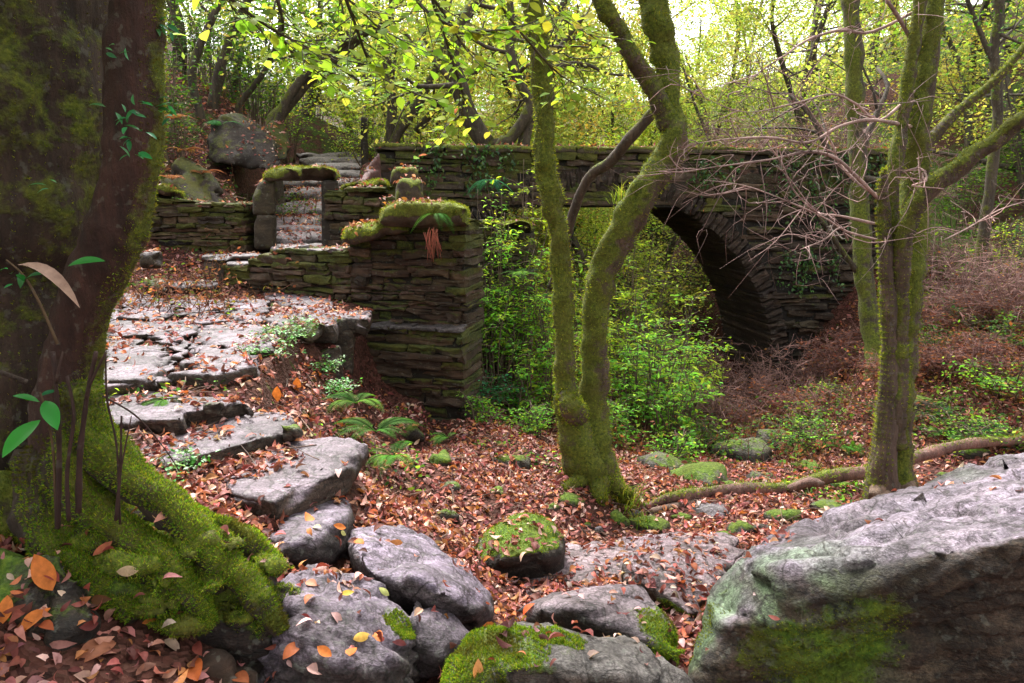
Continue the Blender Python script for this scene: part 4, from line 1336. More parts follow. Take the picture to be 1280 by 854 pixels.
# ------------------------------------------------------------------ trees
def grow(b, p, d, L, r, level, maxl, rg, tips, C, bend=.35, up=.12, nchild=(2, 4), moss=.1, seg0=8, min_r=.004):
    """a limb and its own limbs, recursively; collects twig points for the leaves"""
    n = 4
    pts, rad = [p], [r]
    q, dd = p.copy(), d.copy()
    for i in range(n):
        dd = norm(dd + rg.normal(size=3) * bend * .5 + np.array([0, 0, up]) * .5)
        q = q + dd * L / n
        pts.append(q.copy())
        rad.append(max(min_r, r * (1 - .62 * (i + 1) / n)))
    seg = max(4, seg0 - level * 2)
    tube(b, pts, rad, seg, max(L / 8, .06), r * .12, 5, int(rg.integers(1, 999)), C, moss)
    pts = np.array(pts)
    if level >= maxl:
        for t in np.linspace(.15, 1, 6):
            k = t * n
            i = min(int(k), n - 1)
            tips.append((pts[i] + (pts[i + 1] - pts[i]) * (k - i), norm(pts[i + 1] - pts[i])))
        return
    for c in range(int(rg.integers(*nchild)) + (1 if level == 0 else 0)):
        t = rg.uniform(.35, .95)
        k = t * n
        i = min(int(k), n - 1)
        pp = pts[i] + (pts[i + 1] - pts[i]) * (k - i)
        base = norm(pts[i + 1] - pts[i])
        side = norm(np.cross(base, rg.normal(size=3)))
        nd = norm(base * rg.uniform(.4, .9) + side * rg.uniform(.6, 1.1))
        grow(b, pp, nd, L * rg.uniform(.5, .75), max(min_r, r * (1 - .62 * t) * .6), level + 1, maxl, rg, tips, C, bend, up, nchild, moss, seg0, min_r)
    tips.append((pts[-1], norm(pts[-1] - pts[-2])))


def leaves_at(b, tips, n, spread, size, pal, rg, tpl=LEAF4, flat=.6, droop=-.15, colvar=.22):
    """n leaves gathered round the twig points, lying more or less level"""
    T = np.array([t[0] for t in tips])
    Dd = np.array([t[1] for t in tips])
    k = rg.integers(0, len(T), n)
    pos = T[k] + rg.normal(size=(n, 3)) * spread * np.array([1, 1, .55])
    d = norm(Dd[k] * .5 + rand_dirs(n, rg, .4) + np.array([0, 0, droop]))
    up = norm(np.array([0, 0, 1.0]) + rg.normal(size=(n, 3)) * flat)
    # neighbouring twigs share a tint
    tw = pal[0] if False else None
    base = pick(pal, len(T), rg, .18)
    C = base[k] * (1 + colvar * rg.normal(size=(n, 1)))
    C = np.clip(C * .65 + .35 * pick(pal, n, rg, .2), .004, .9)
    s = size * rg.uniform(.6, 1.3, n)
    scatter(b, tpl, pos, frames(d, up), s, C)


def px_line(pts):
    """[(px,py,d,half width px)] -> points, radii"""
    return np.array([P(x, y, d) for x, y, d, w in pts]), np.array([w * d / F_PX for x, y, d, w in pts])


def fuzz(b, V, Nf, m, n, size, rg, pal, thr=.3, eye=(0, 0, 2.2)):
    """short moss shoots standing on the mossy places of a surface"""
    ok = np.where(m > thr)[0]
    if len(ok) == 0:
        return
    k = rg.choice(ok, n)
    pos = V[k] + rg.normal(size=(n, 3)) * size * .5
    d = norm(Nf[k] + rg.normal(size=(n, 3)) * .55 + np.array([0, 0, .25]))
    up = rand_dirs(n, rg)
    C = pick(pal, n, rg, .3) * (1 + .5 * fbm(pos * 9, 3, 5))[:, None]
    br = sstep(.12, .4, fbm(pos * 5, 3, 15))[:, None]
    C = C * (1 - .75 * br) + np.array((.085, .06, .02)) * .75 * br
    tpl = (np.array([(-.1, -.16, 0), (-.1, .16, 0), (1, .03, .06), (1, -.03, .06)]), np.array([(0, 3, 2, 1)]))
    scatter(b, tpl, pos, frames(d, up), size * rg.uniform(.5, 1.5, n), np.clip(C, .003, .5))


PAL_MOSS = [(.14, .22, .02), (.20, .27, .024), (.28, .31, .03), (.09, .15, .015), (.21, .20, .026)]
PAL_MOSSG = [(.12, .26, .018), (.18, .33, .022), (.28, .36, .03), (.07, .15, .013), (.28, .28, .03)]
BARK = (.075, .05, .036)

# --- twin stemmed mossy tree in the middle
r1 = np.random.default_rng(101)
base = P(745, 612, 6.2)
base[2] = gz(base[0], base[1])
root = thing('twin_tree', 'mossy twin stemmed tree with curving trunks rising from one swollen base in the middle', 'tree', base)
b = MB()
FZ = []
A_ = px_line([(752, 640, 6.2, 36), (748, 600, 6.2, 28), (744, 560, 6.2, 24), (742, 520, 6.2, 20), (743, 480, 6.2, 18), (745, 400, 6.2, 16.5), (754, 340, 6.2, 17.5), (778, 290, 6.15, 18.5), (806, 240, 6.1, 18), (834, 200, 6.1, 17), (843, 165, 6.1, 15), (834, 130, 6.15, 14), (832, 80, 6.2, 14), (822, 30, 6.2, 16), (816, -20, 6.2, 15), (808, -150, 6.3, 13), (812, -300, 6.4, 10), (830, -480, 6.5, 6)])
FZ.append(tube(b, *A_, 30, .04, .045, 9, 1, BARK, .62, (-.45, -.1, .8), .5, .05))
A_ = px_line([(735, 590, 6.15, 30), (722, 550, 6.1, 25), (712, 515, 6.05, 17), (707, 480, 6.0, 13.5), (705, 400, 6.0, 12.5), (702, 330, 6.0, 12), (696, 280, 6.0, 12.5), (686, 230, 6.0, 13.5), (680, 190, 6.0, 12), (679, 130, 6.0, 11.5), (673, 60, 6.0, 11.5), (665, 0, 6.0, 13), (650, -120, 5.9, 11), (640, -280, 5.8, 8)])
FZ.append(tube(b, *A_, 24, .04, .04, 10, 2, BARK, .66, (-.3, -.2, .8), .45, .05))
A_ = px_line([(838, 160, 6.1, 13), (822, 122, 6.1, 12), (806, 95, 6.1, 11), (790, 70, 6.05, 10.5), (765, 25, 6.0, 10), (747, -10, 6.0, 9.5), (715, -120, 5.9, 7), (690, -260, 5.9, 4)])
FZ.append(tube(b, *A_, 16, .05, .03, 10, 3, BARK, .5, (-.2, 0, .9), .4))
for pl in ([(756, 590, 6.2, 20), (770, 608, 6.05, 12), (788, 620, 5.95, 6)], [(735, 590, 6.15, 22), (718, 606, 5.95, 12), (700, 616, 5.85, 6)], [(745, 590, 6.2, 22), (748, 612, 5.95, 14), (754, 626, 5.8, 6)], [(722, 520, 6.0, 16), (712, 508, 5.88, 15), (706, 490, 5.95, 8)]):
    FZ.append(tube(b, *px_line(pl), 14, .05, .04, 7, 5, BARK, .45, (0, 0, 1), .4))
tips = []
for (x, y, d, r_) in ((815, -40, 6.2, .06), (812, -250, 6.4, .05), (660, -60, 6, .05), (645, -200, 5.8, .04), (730, -60, 6, .05), (815, -150, 6.3, .06), (700, -200, 5.9, .03)):
    for q in range(2):
        grow(b, P(x, y, d), norm([r1.normal() * .8, r1.normal() * .6, 1.0]), 2.0, r_ * .7, 0, 2, r1, tips, (.08, .06, .045), .4, .1)
b.build('trunk', M_BARK, root, base)
b = MB()
for (V, Nf, m), n in zip(FZ, (26000, 19000, 8000, 2500, 2500, 2500, 2500)):
    fuzz(b, V, Nf, m, n, .015, r1, PAL_MOSS, .12)
o = b.build('moss', M_MOSS, root, base)
b = MB()
tips = [t for t in tips if t[0][2] > 4.6]
leaves_at(b, tips, 2200, .16, .075, PAL_YELLOW, r1, LEAF9)
b.build('crown', M_LEAF, root, base)

# --- forked tree on the right
r2 = np.random.default_rng(202)
base = P(1113, 628, 6.2)
base[2] = gz(base[0], base[1])
root = thing('forked_tree', 'forked mossy tree with flared roots behind the huge boulder on the right', 'tree', base)
b = MB()
FZ = []
A_ = px_line([(1118, 640, 6.15, 36), (1117, 610, 6.2, 29), (1118, 580, 6.2, 22), (1122, 540, 6.2, 17), (1127, 490, 6.25, 15), (1133, 430, 6.3, 14), (1138, 370, 6.3, 14.5), (1142, 300, 6.35, 15.5), (1143, 230, 6.4, 15.5), (1146, 157, 6.4, 15), (1156, 80, 6.4, 14), (1166, 0, 6.4, 13), (1180, -150, 6.5, 11), (1200, -320, 6.6, 7)])
FZ.append(tube(b, *A_, 24, .04, .035, 10, 11, BARK, .56, (-.7, -.2, .5), .4, .07))
A_ = px_line([(1100, 632, 6.0, 22), (1102, 590, 6.02, 18), (1106, 550, 6.05, 15), (1110, 500, 6.08, 13), (1113, 440, 6.1, 11.5), (1111, 380, 6.1, 10.5), (1107, 320, 6.1, 9), (1104, 260, 6.1, 8), (1104, 225, 6.1, 5), (1106, 212, 6.1, 2.5)])
FZ.append(tube(b, *A_, 18, .05, .02, 8, 12, (.085, .055, .042), .12, (-.7, -.1, .5), .45, .06))
A_ = px_line([(1130, 400, 6.2, 8), (1122, 330, 6.18, 7.5), (1115, 280, 6.18, 8), (1114, 240, 6.2, 8.5), (1120, 200, 6.22, 9), (1128, 150, 6.25, 8.5), (1135, 100, 6.25, 8), (1143, 50, 6.25, 7.5), (1150, 0, 6.25, 7), (1158, -120, 6.2, 6), (1150, -260, 6.1, 4)])
FZ.append(tube(b, *A_, 14, .06, .02, 9, 13, BARK, .55, (-.6, 0, .5), .4))
A_ = px_line([(1120, 560, 6.05, 13), (1124, 480, 6.06, 10), (1126, 400, 6.08, 9), (1127, 340, 6.05, 9.5), (1131, 300, 6.02, 10), (1140, 265, 6.0, 10.5), (1160, 237, 5.95, 11), (1188, 216, 5.9, 11), (1240, 178, 5.8, 10.5), (1282, 147, 5.7, 10), (1400, 70, 5.5, 8), (1520, -40, 5.4, 5)])
FZ.append(tube(b, *A_, 18, .05, .03, 10, 14, BARK, .42, (-.4, 0, .9), .5))
A_ = px_line([(1152, 185, 6.4, 8), (1170, 168, 6.45, 7), (1190, 146, 6.5, 6), (1210, 128, 6.5, 5), (1245, 100, 6.5, 5), (1280, 60, 6.5, 4.5), (1350, -10, 6.5, 3)])
FZ.append(tube(b, *A_, 12, .06, .012, 8, 15, BARK, .35, (0, 0, 1), .4))
for pl in ([(1112, 610, 6.1, 18), (1098, 632, 5.8, 13), (1075, 642, 5.55, 7), (1062, 646, 5.45, 4)], [(1128, 610, 6.1, 16), (1142, 625, 5.9, 10), (1150, 633, 5.8, 5)], [(1104, 600, 6.05, 14), (1092, 622, 5.85, 8)]):
    FZ.append(tube(b, *px_line(pl), 14, .05, .03, 7, 16, (.16, .105, .075), -.1, (0, 0, 1), .3))
tips = []
for (x, y, d, r_) in ((1166, -20, 6.4, .06), (1190, -200, 6.5, .05), (1155, -100, 6.2, .04), (1400, 70, 5.5, .04), (1350, 0, 6.5, .025)):
    for q in range(2):
        grow(b, P(x, y, d), norm([r2.normal() * .6, r2.normal() * .5, 1.0]), 1.9, r_ * .7, 0, 2, r2, tips, (.08, .06, .045), .4, .1)
b.build('trunk', M_BARK, root, base)
b = MB()
for (V, Nf, m), n in zip(FZ, (17000, 9000, 7000, 10000, 4000)):
    fuzz(b, V, Nf, m, n, .013, r2, PAL_MOSS, .12)
b.build('moss', M_MOSS, root, base)
# bare pinkish limbs reaching left across the bridge
TW = [
    [(1109, 260, 6.1, 3.2), (1075, 225, 6.0, 2.6), (1045, 198, 5.9, 2.4), (1010, 190, 5.8, 2.1), (960, 200, 5.7, 1.7), (900, 208, 5.6, 1.3), (850, 216, 5.5, .8)],
    [(1147, 160, 6.34, 2.8), (1090, 150, 6.0, 2.4), (1050, 158, 5.9, 2.2), (1010, 178, 5.8, 1.9), (960, 172, 5.7, 1.5), (900, 175, 5.6, 1.1), (860, 182, 5.5, .7)],
    [(1118, 252, 6.15, 2.6), (1080, 235, 6.2, 2.2), (1050, 205, 6.3, 1.8), (1040, 180, 6.3, 1.5), (1020, 150, 6.3, 1.2), (1000, 120, 6.3, .8)],
    [(1112, 284, 6.1, 2.2), (1050, 270, 6.0, 1.9), (1020, 265, 5.9, 1.6), (990, 235, 5.8, 1.3), (978, 205, 5.8, 1.0), (960, 180, 5.8, .7)],
    [(1114, 304, 6.1, 1.8), (1060, 290, 6, 1.6), (1030, 272, 5.9, 1.4), (980, 250, 5.8, 1.1), (930, 232, 5.7, .8), (880, 225, 5.6, .5)],
    [(1146, 112, 6.3, 2.6), (1100, 150, 6.1, 2.1), (1070, 130, 6.0, 1.8), (1040, 118, 5.9, 1.5), (990, 130, 5.8, 1.2), (930, 140, 5.7, .9), (870, 118, 5.6, .6)],
    [(1152, 75, 6.36, 3.2), (1122, 20, 6.2, 2.8), (1100, -10, 6.1, 2.4)],
    [(1118, 220, 6.2, 1.8), (1150, 210, 6.0, 1.8), (1158, 226, 5.9, 1.6), (1140, 232, 5.85, 1.2), (1180, 236, 5.8, .8)],
    [(1060, 300, 6.0, 1.6), (1050, 285, 5.9, 1.4), (1030, 300, 5.8, 1.2), (1000, 312, 5.7, .7)],
    [(1152, 10, 6.28, 2.4), (1090, 40, 6.3, 2.2), (1050, 38, 6.3, 2.1), (1010, 50, 6.2, 2.0), (980, 70, 6.1, 1.6), (950, 90, 6.1, 1.1), (920, 120, 6.0, .6)],
    [(1180, 300, 6.0, 1.2), (1210, 285, 6.3, 1.1), (1250, 262, 6.5, 1.0), (1290, 250, 6.6, .8)],
]
b = MB()
for k, pl in enumerate(TW):
    p, r = px_line([(x, y, d + (.07 if i_ == 0 else 0), w * .8) for i_, (x, y, d, w) in enumerate(pl)])
    tube(b, p, r, 6, .06, .01, 6, 300 + k, (.30, .20, .18), -.4)
    for q in range(int(len(p) * 2.6)):
        t = r2.uniform(.15, 1) * (len(p) - 1)
        i = min(int(t), len(p) - 2)
        s = p[i] + (p[i + 1] - p[i]) * (t - i)
        d = norm(norm(p[i + 1] - p[i]) * .7 + r2.normal(size=3) * .65)
        L = r2.uniform(.15, .7)
        m_ = s + d * L * .5 + r2.normal(size=3) * .04
        e = s + d * L + r2.normal(size=3) * .08
        tube(b, [s, m_, e], [.0045, .0035, .0015], 4, .12, 0, 1, q, np.array((.26, .16, .15)) * r2.uniform(.6, 1.3), -.5)
        for w_ in range(2):
            f = s + (e - s) * r2.uniform(.3, .9)
            tube(b, [f, f + (d + r2.normal(size=3) * .8) * L * .18, f + (d + r2.normal(size=3) * .8) * L * .4], [.0025, .002, .001], 3, .15, 0, 1, q, np.array((.24, .15, .14)) * r2.uniform(.6, 1.3), -.5)
b.build('bare_limb', M_TWIG, root, base)
b = MB()
tips = [t for t in tips if t[0][2] > 4.4]
leaves_at(b, tips, 1800, .16, .07, PAL_YELLOW, r2, LEAF9)
b.build('crown', M_LEAF, root, base)

# --- big old tree at the left edge
r3 = np.random.default_rng(303)
base = P(60, 640, 3.0)
root = thing('gnarled_tree', 'huge dark gnarled tree with a leaning mossy edged stem at the left border', 'tree', base)
b = MB()
FZ = []
FZ.append(tube(b, *px_line([(10, 760, 3.3, 150), (14, 640, 3.3, 108), (18, 540, 3.3, 92), (20, 440, 3.3, 92), (24, 340, 3.32, 104), (28, 240, 3.35, 122), (30, 120, 3.4, 132), (30, 0, 3.45, 128), (20, -200, 3.5, 110), (10, -480, 3.6, 80), (-10, -800, 3.8, 40)]), 60, .035, .10, 3.4, 21, (.045, .028, .02), .26, (.2, -.3, .6), .35, .10))
FZ.append(tube(b, *px_line([(84, 640, 2.95, 52), (84, 560, 2.95, 46), (86, 480, 2.95, 36), (94, 420, 2.92, 29), (112, 360, 2.9, 34), (136, 310, 2.88, 34), (154, 260, 2.87, 33), (165, 200, 2.86, 31), (168, 120, 2.86, 33), (168, 40, 2.86, 33), (174, -40, 2.86, 30), (190, -200, 2.85, 25), (220, -420, 2.8, 15)]), 40, .025, .028, 8, 22, (.045, .02, .015), .0, (1.0, .1, .2), .62, .05))
for k, pl in enumerate(([(92, 480, 2.9, 28), (112, 540, 2.86, 30), (155, 590, 2.8, 26), (210, 635, 2.74, 24), (265, 690, 2.68, 21), (318, 745, 2.6, 18), (352, 790, 2.55, 12)],
                        [(80, 540, 2.88, 30), (100, 620, 2.8, 34), (150, 665, 2.72, 26), (205, 700, 2.62, 22), (240, 745, 2.55, 15), (262, 780, 2.5, 8)],
                        [(60, 560, 2.9, 34), (58, 640, 2.8, 36), (80, 700, 2.66, 28), (130, 735, 2.55, 20), (170, 770, 2.48, 10)],
                        [(230, 650, 2.75, 20), (280, 665, 2.85, 20), (325, 690, 2.85, 14), (350, 715, 2.85, 7)],
                        [(20, 600, 3.0, 60), (5, 680, 2.85, 46), (-20, 760, 2.6, 30)])):
    FZ.append(tube(b, *px_line(pl), 28, .02, .055, 9, 23 + k, (.045, .03, .02), .28, (.1, 0, 1), .55, .08))
tips = []
for q in range(22):
    s = P(r3.uniform(0, 120), r3.uniform(-760, -250), 3.4)
    a = r3.uniform(-2.9, -.9)  # unseen limbs, grown only towards and behind the camera
    grow(b, s, norm([math.cos(a), math.sin(a), .30]), r3.uniform(3.5, 6.0), .07, 0, 2, r3, tips, (.06, .045, .035), .3, .02)
b.build('trunk', M_BARK, root, base)
b = MB()
for (V, Nf, m), n in zip(FZ, (40000, 14000, 30000, 26000, 20000, 12000, 8000)):
    fuzz(b, V, Nf, m, n, .0085, r3, PAL_MOSS if n in (40000, 14000) else PAL_MOSSG, .22)
b.build('moss', M_MOSS, root, base)
# leafy sprays hanging into the picture at the top
b, bl = MB(), MB()
SPR = [
    ([(200, -120, 3.2), (270, -20, 3.5), (330, 30, 3.7), (390, 62, 3.9), (430, 75, 4.0)], 1), ([(330, -150, 3.6), (400, -40, 3.9), (470, 30, 4.2), (520, 60, 4.3)], 1),
    ([(430, -160, 3.8), (500, -60, 4.2), (550, 10, 4.5), (590, 70, 4.6), (640, 95, 4.7)], 1), ([(600, -140, 4.2), (650, -40, 4.6), (700, 20, 4.8), (740, 45, 4.9)], 1),
    ([(400, -100, 3.6), (440, 20, 4.0), (470, 90, 4.3), (520, 118, 4.5)], 1), ([(500, -120, 4.4), (560, 60, 4.8), (580, 130, 5.0), (560, 160, 5.0)], 1),
    ([(560, -100, 4.2), (620, 0, 4.6), (690, 85, 4.9), (730, 110, 5.0)], 1), ([(300, -120, 3.4), (350, 10, 3.7), (360, 60, 3.9), (420, 100, 4.2)], 1),
    ([(480, -60, 4.0), (540, 20, 4.2), (610, 40, 4.4), (660, 30, 4.5)], 1),
]
LT = []
for k, (pl, _) in enumerate(SPR):
    p = np.array([P(*q) for q in pl])
    tube(b, p, np.linspace(.012, .003, len(p)), 6, .08, .003, 8, 400 + k, (.06, .042, .03), -.3)
    pp, _r = resample(p, np.zeros(len(p)), .07)
    for i in range(len(pp)):
        if i < len(pp) * .2:
            continue
        for s_ in range(2):
            d = norm(norm(pp[min(i + 1, len(pp) - 1)] - pp[i - 1]) * .8 + np.array([r3.normal(), r3.normal(), -.05]) * .7)
            L = r3.uniform(.12, .4)
            e = pp[i] + d * L
            tube(b, [pp[i], pp[i] + d * L * .5, e], [.003, .0025, .001], 4, .1, 0, 1, 1, (.07, .05, .03), -.5)
            for t in np.linspace(.2, 1, max(2, int(L / .07))):
                LT.append((pp[i] + d * L * t, d))
T_ = np.array([t[0] for t in LT])
D_ = np.array([t[1] for t in LT])
n = len(T_)
sd = norm(np.cross(D_, (0, 0, 1.0))) * np.where(np.arange(n) % 2, 1, -1)[:, None]
dd = norm(D_ * .5 + sd + r3.normal(size=(n, 3)) * .3)
C = pick([(.28, .46, .05), (.24, .42, .05), (.36, .50, .07), (.19, .34, .04), (.38, .42, .07)], n, r3, .2)
ii = r3.random(n) < .012
C[ii] = (.62, .16, .02)
scatter(bl, leaf_template(.62, .2, .2, 5, .9), T_, frames(dd, norm(np.array([0, -.45, 1.0]) + r3.normal(size=(n, 3)) * .3)), r3.uniform(.05, .10, n), C)
b.build('hanging_twig', M_TWIG, root, base)
bl.build('hanging_foliage', M_LEAF, root, base)
b = MB()
leaves_at(b, [t for t in tips if t[0][2] > 4.2], 26000, .40, .15, PAL_GREEN + PAL_YELLOW, r3, LEAF4)  # unseen crown, added dense behind the camera to shade the foreground
b.build('crown', M_LEAF, root, base)
# ivy and small leaves on its trunk
b = MB()
iv = []
for (x, y, n) in ((158, 135, 7), (170, 170, 6), (175, 130, 4), (150, 150, 4), (188, 28, 8), (205, 130, 8), (205, 145, 6), (150, 60, 5), (15, 350, 4), (208, 25, 6), (160, 185, 4), (60, 230, 3)):
    for q in range(n):
        iv.append(P(x + r3.normal() * 9, y + r3.normal() * 8, 2.62 if x < 178 else 2.85))
iv = np.array(iv)
n = len(iv)
scatter(b, LEAFLONG, iv, frames(norm(np.c_[r3.normal(size=n), r3.normal(size=n) * .4 - .3, r3.normal(size=n) * .5 - .2]), norm(np.array([0, -.5, 1.0]) + r3.normal(size=(n, 3)) * .3)), r3.uniform(.03, .065, n), pick([(.03, .20, .06), (.05, .24, .10), (.04, .16, .04)], n, r3))
b.build('ivy', M_GLOSS, root, base)

# --- trees further off that can be told apart
def line_tree(name, label, stems, seed, leaf_n=900, leaf=.09, pal=PAL_YELLOW, moss=.25, C=(.06, .045, .032), spread=.3, group=None, zmin=-9, twig=1.6, nb=5):
    rg = np.random.default_rng(seed)
    first = px_line(stems[0])
    base = first[0][0].copy()
    base[2] = min(base[2], gz(base[0], base[1]))
    root = thing(name, label, 'tree', base, group)
    b = MB()
    tips = []
    for k, st in enumerate(stems):
        p, r = px_line(st)
        if k == 0 or p[0][2] - gz(p[0][0], p[0][1]) < .8:
            p = np.vstack([[p[0][0], p[0][1], min(p[0][2] - .1, gz(p[0][0], p[0][1]) - .15)], p])
            r = np.r_[r[0] * 1.3, r]
        tube(b, p, r, 14, .12, r[0] * .2, 4, seed + k, C, moss, (-.4, -.1, .7), .4)
        n = len(p)
        for q in range(nb):
            t = rg.uniform(.45, 1) * (n - 1)
            i = min(int(t), n - 2)
            s = p[i] + (p[i + 1] - p[i]) * (t - i)
            d = norm(norm(p[i + 1] - p[i]) * .6 + rg.normal(size=3) * .8 + [0, 0, .2])
            grow(b, s, d, twig * rg.uniform(.6, 1.2), max(.008, np.interp(t, np.arange(n), r) * .45), 1, 2 if leaf_n else 3, rg, tips, C, .4, .05, (2, 4), 0.0)
        tips.append((p[-1], norm(p[-1] - p[-2])))
    b.build('trunk', M_BARK, root, base)
    if leaf_n:
        b = MB()
        leaves_at(b, [t for t in tips if t[0][2] > zmin], leaf_n, spread, leaf, pal, rg)
        b.build('crown', M_LEAF, root, base)
    return root


line_tree('slender_tree', 'straight mossy tree between the arch and the forked tree on the right bank',
          [[(1100, 470, 10.4, 16), (1092, 420, 10.6, 13), (1084, 380, 10.7, 11.5), (1077, 300, 10.8, 11), (1073, 220, 10.9, 11), (1069, 130, 11, 11), (1066, 40, 11, 10.5), (1060, -60, 11.1, 9), (1055, -250, 11.2, 6)],
           [(1075, 345, 10.8, 4), (1050, 310, 10.6, 3), (1030, 280, 10.5, 2.2), (1015, 262, 10.4, 1)]], 501, 1600, .09, PAL_YELLOW, .45, spread=.5, zmin=4.2)
line_tree('leaning_tree', 'dark mossy stem leaning left from the parapet then curving back, behind the ruin',
          [[(622, 196, 13.6, 9), (612, 184, 13.6, 10), (597, 163, 13.6, 11), (582, 134, 13.6, 10.5), (571, 95, 13.6, 9), (566, 66, 13.6, 8), (582, 22, 13.6, 7), (600, -10, 13.7, 6), (640, -120, 13.8, 4)]], 502, 1500, .10, spread=.5)
line_tree('crooked_tree', 'crooked dark tree with a forked stem growing beside the parapet behind the left twin stem',
          [[(624, 200, 13.1, 7), (637, 175, 13.1, 7.5), (655, 150, 13.1, 7), (664, 130, 13.1, 6), (657, 118, 13.1, 6), (644, 90, 13.1, 6), (637, 60, 13.1, 5.5), (641, 35, 13.1, 5), (637, -10, 13.1, 4.5), (640, -120, 13.1, 3)],
           [(652, 190, 13.2, 8), (660, 155, 13.2, 7), (668, 132, 13.2, 6), (676, 100, 13.3, 4), (700, 60, 13.3, 3), (730, 20, 13.3, 2)],
           [(664, 128, 13.1, 3), (700, 85, 13.0, 2.5), (730, 80, 13, 2.2), (760, 92, 13, 1.6), (790, 95, 13, 1)]], 503, 1500, .10, spread=.5)
line_tree('wood_tree', 'thin dark tree with two spreading stems above the left end of the parapet',
          [[(486, 176, 17, 6), (490, 140, 17, 6), (488, 110, 17, 5.5), (482, 60, 17, 4.5), (490, 10, 17, 4), (500, -80, 17, 3)],
           [(492, 176, 17, 6.5), (516, 140, 17, 6), (540, 97, 17, 5), (556, 62, 17, 4.5), (580, 20, 17, 4), (610, -40, 17, 3)],
           [(520, 165, 17.5, 5), (545, 135, 17.5, 4), (575, 105, 17.5, 3), (610, 80, 17.5, 2)]], 504, 2600, .11, spread=.6)
line_tree('bank_tree', 'long dark stems slanting right out of the left bank above the rock outcrop',
          [[(340, 160, 13.8, 8), (352, 140, 13.8, 8), (375, 112, 13.8, 7), (405, 85, 13.8, 6), (440, 55, 13.8, 5), (480, 20, 13.8, 4), (520, -20, 13.9, 3)],
           [(345, 158, 13.8, 7), (362, 120, 13.7, 6), (388, 88, 13.7, 5), (415, 66, 13.7, 4), (450, 45, 13.7, 3), (490, 35, 13.6, 2)]], 505, 2200, .10, spread=.5)
line_tree('bank_tree', 'dark forked tree rising from the left bank close to the gnarled trunk',
          [[(262, 170, 14.5, 8), (268, 120, 14.5, 7), (280, 70, 14.5, 6), (300, 20, 14.5, 5), (330, -40, 14.5, 4), (370, -140, 14.5, 3)],
           [(250, 140, 14, 5), (240, 90, 14, 5), (262, 30, 14, 4), (290, -20, 14, 3)], [(300, 130, 15, 4), (330, 90, 15, 3.5), (350, 40, 15, 3), (345, -20, 15, 2)]], 506, 3000, .11, PAL_DARKG + PAL_GREEN, spread=.7)
line_tree('ivy_tree', 'pale grey ivied tree high on the right slope beyond the forked tree',
          [[(1245, 170, 12.0, 6), (1246, 120, 12, 6), (1243, 60, 12, 5), (1248, 0, 12, 5), (1240, -120, 12, 4)], [(1246, 90, 12, 3), (1225, 40, 12, 3), (1205, -10, 12, 2)]], 507, 2600, .08, PAL_GREEN + PAL_DARKG, spread=.6)
# leaning pole across the fork
b = MB()
p, r = px_line([(728, 236, 8.4, 6), (762, 203, 8.2, 7), (788, 172, 8.0, 7), (812, 145, 7.9, 6.5), (830, 120, 7.8, 4)])
p = np.vstack([P(690, 330, 8.9), p])
p[0][2] = p[1][2] - 1.2
r = np.r_[r[0], r]
tube(b, p, r, 12, .06, .015, 8, 61, (.06, .042, .03), .2, (0, 0, 1), .5)
b.build('leaning_branch', M_BARK, None, p[0])
tag(col.objects['leaning_branch'], 'broken mossy branch leaning up into the fork of the twin tree', 'branch')

# fallen log
b = MB()
lg = px_line([(806, 634, 6.0, 4), (830, 624, 6.1, 6), (862, 621, 6.2, 7.5), (900, 624, 6.35, 8.5), (945, 625, 6.5, 9), (985, 614, 6.6, 9), (1020, 600, 6.75, 9), (1060, 592, 6.9, 8.5), (1100, 588, 7.0, 8), (1150, 570, 7.1, 7.5), (1210, 555, 7.3, 7), (1290, 546, 7.5, 6.5), (1380, 530, 7.8, 6)])
for k_ in range(len(lg[0])):
    lg[0][k_][2] = max(lg[0][k_][2], gz(lg[0][k_][0], lg[0][k_][1]) + lg[1][k_] * .55)
F1 = tube(b, *lg, 16, .05, .02, 7, 71, (.16, .085, .07), .0, (0, 0, 1), .5)
tube(b, *px_line([(985, 612, 6.55, 6), (1012, 603, 6.45, 6), (1030, 606, 6.4, 4)]), 12, .05, .01, 7, 72, (.15, .085, .07), .05)
tube(b, *px_line([(812, 640, 5.95, 5), (840, 634, 6.05, 5.5), (870, 628, 6.15, 5)]), 12, .05, .01, 7, 73, (.14, .09, .07), .1)
lgo = np.array(lg[0][4])
log = thing('fallen_log', 'long reddish fallen branch lying across the gully behind the huge boulder', 'log', lgo)
b.build('log_wood', M_BARK, log, lgo)
b = MB()
fuzz(b, *F1, 2500, .02, r2, PAL_MOSSG, .25)
b.build('moss', M_MOSS, log, lgo)

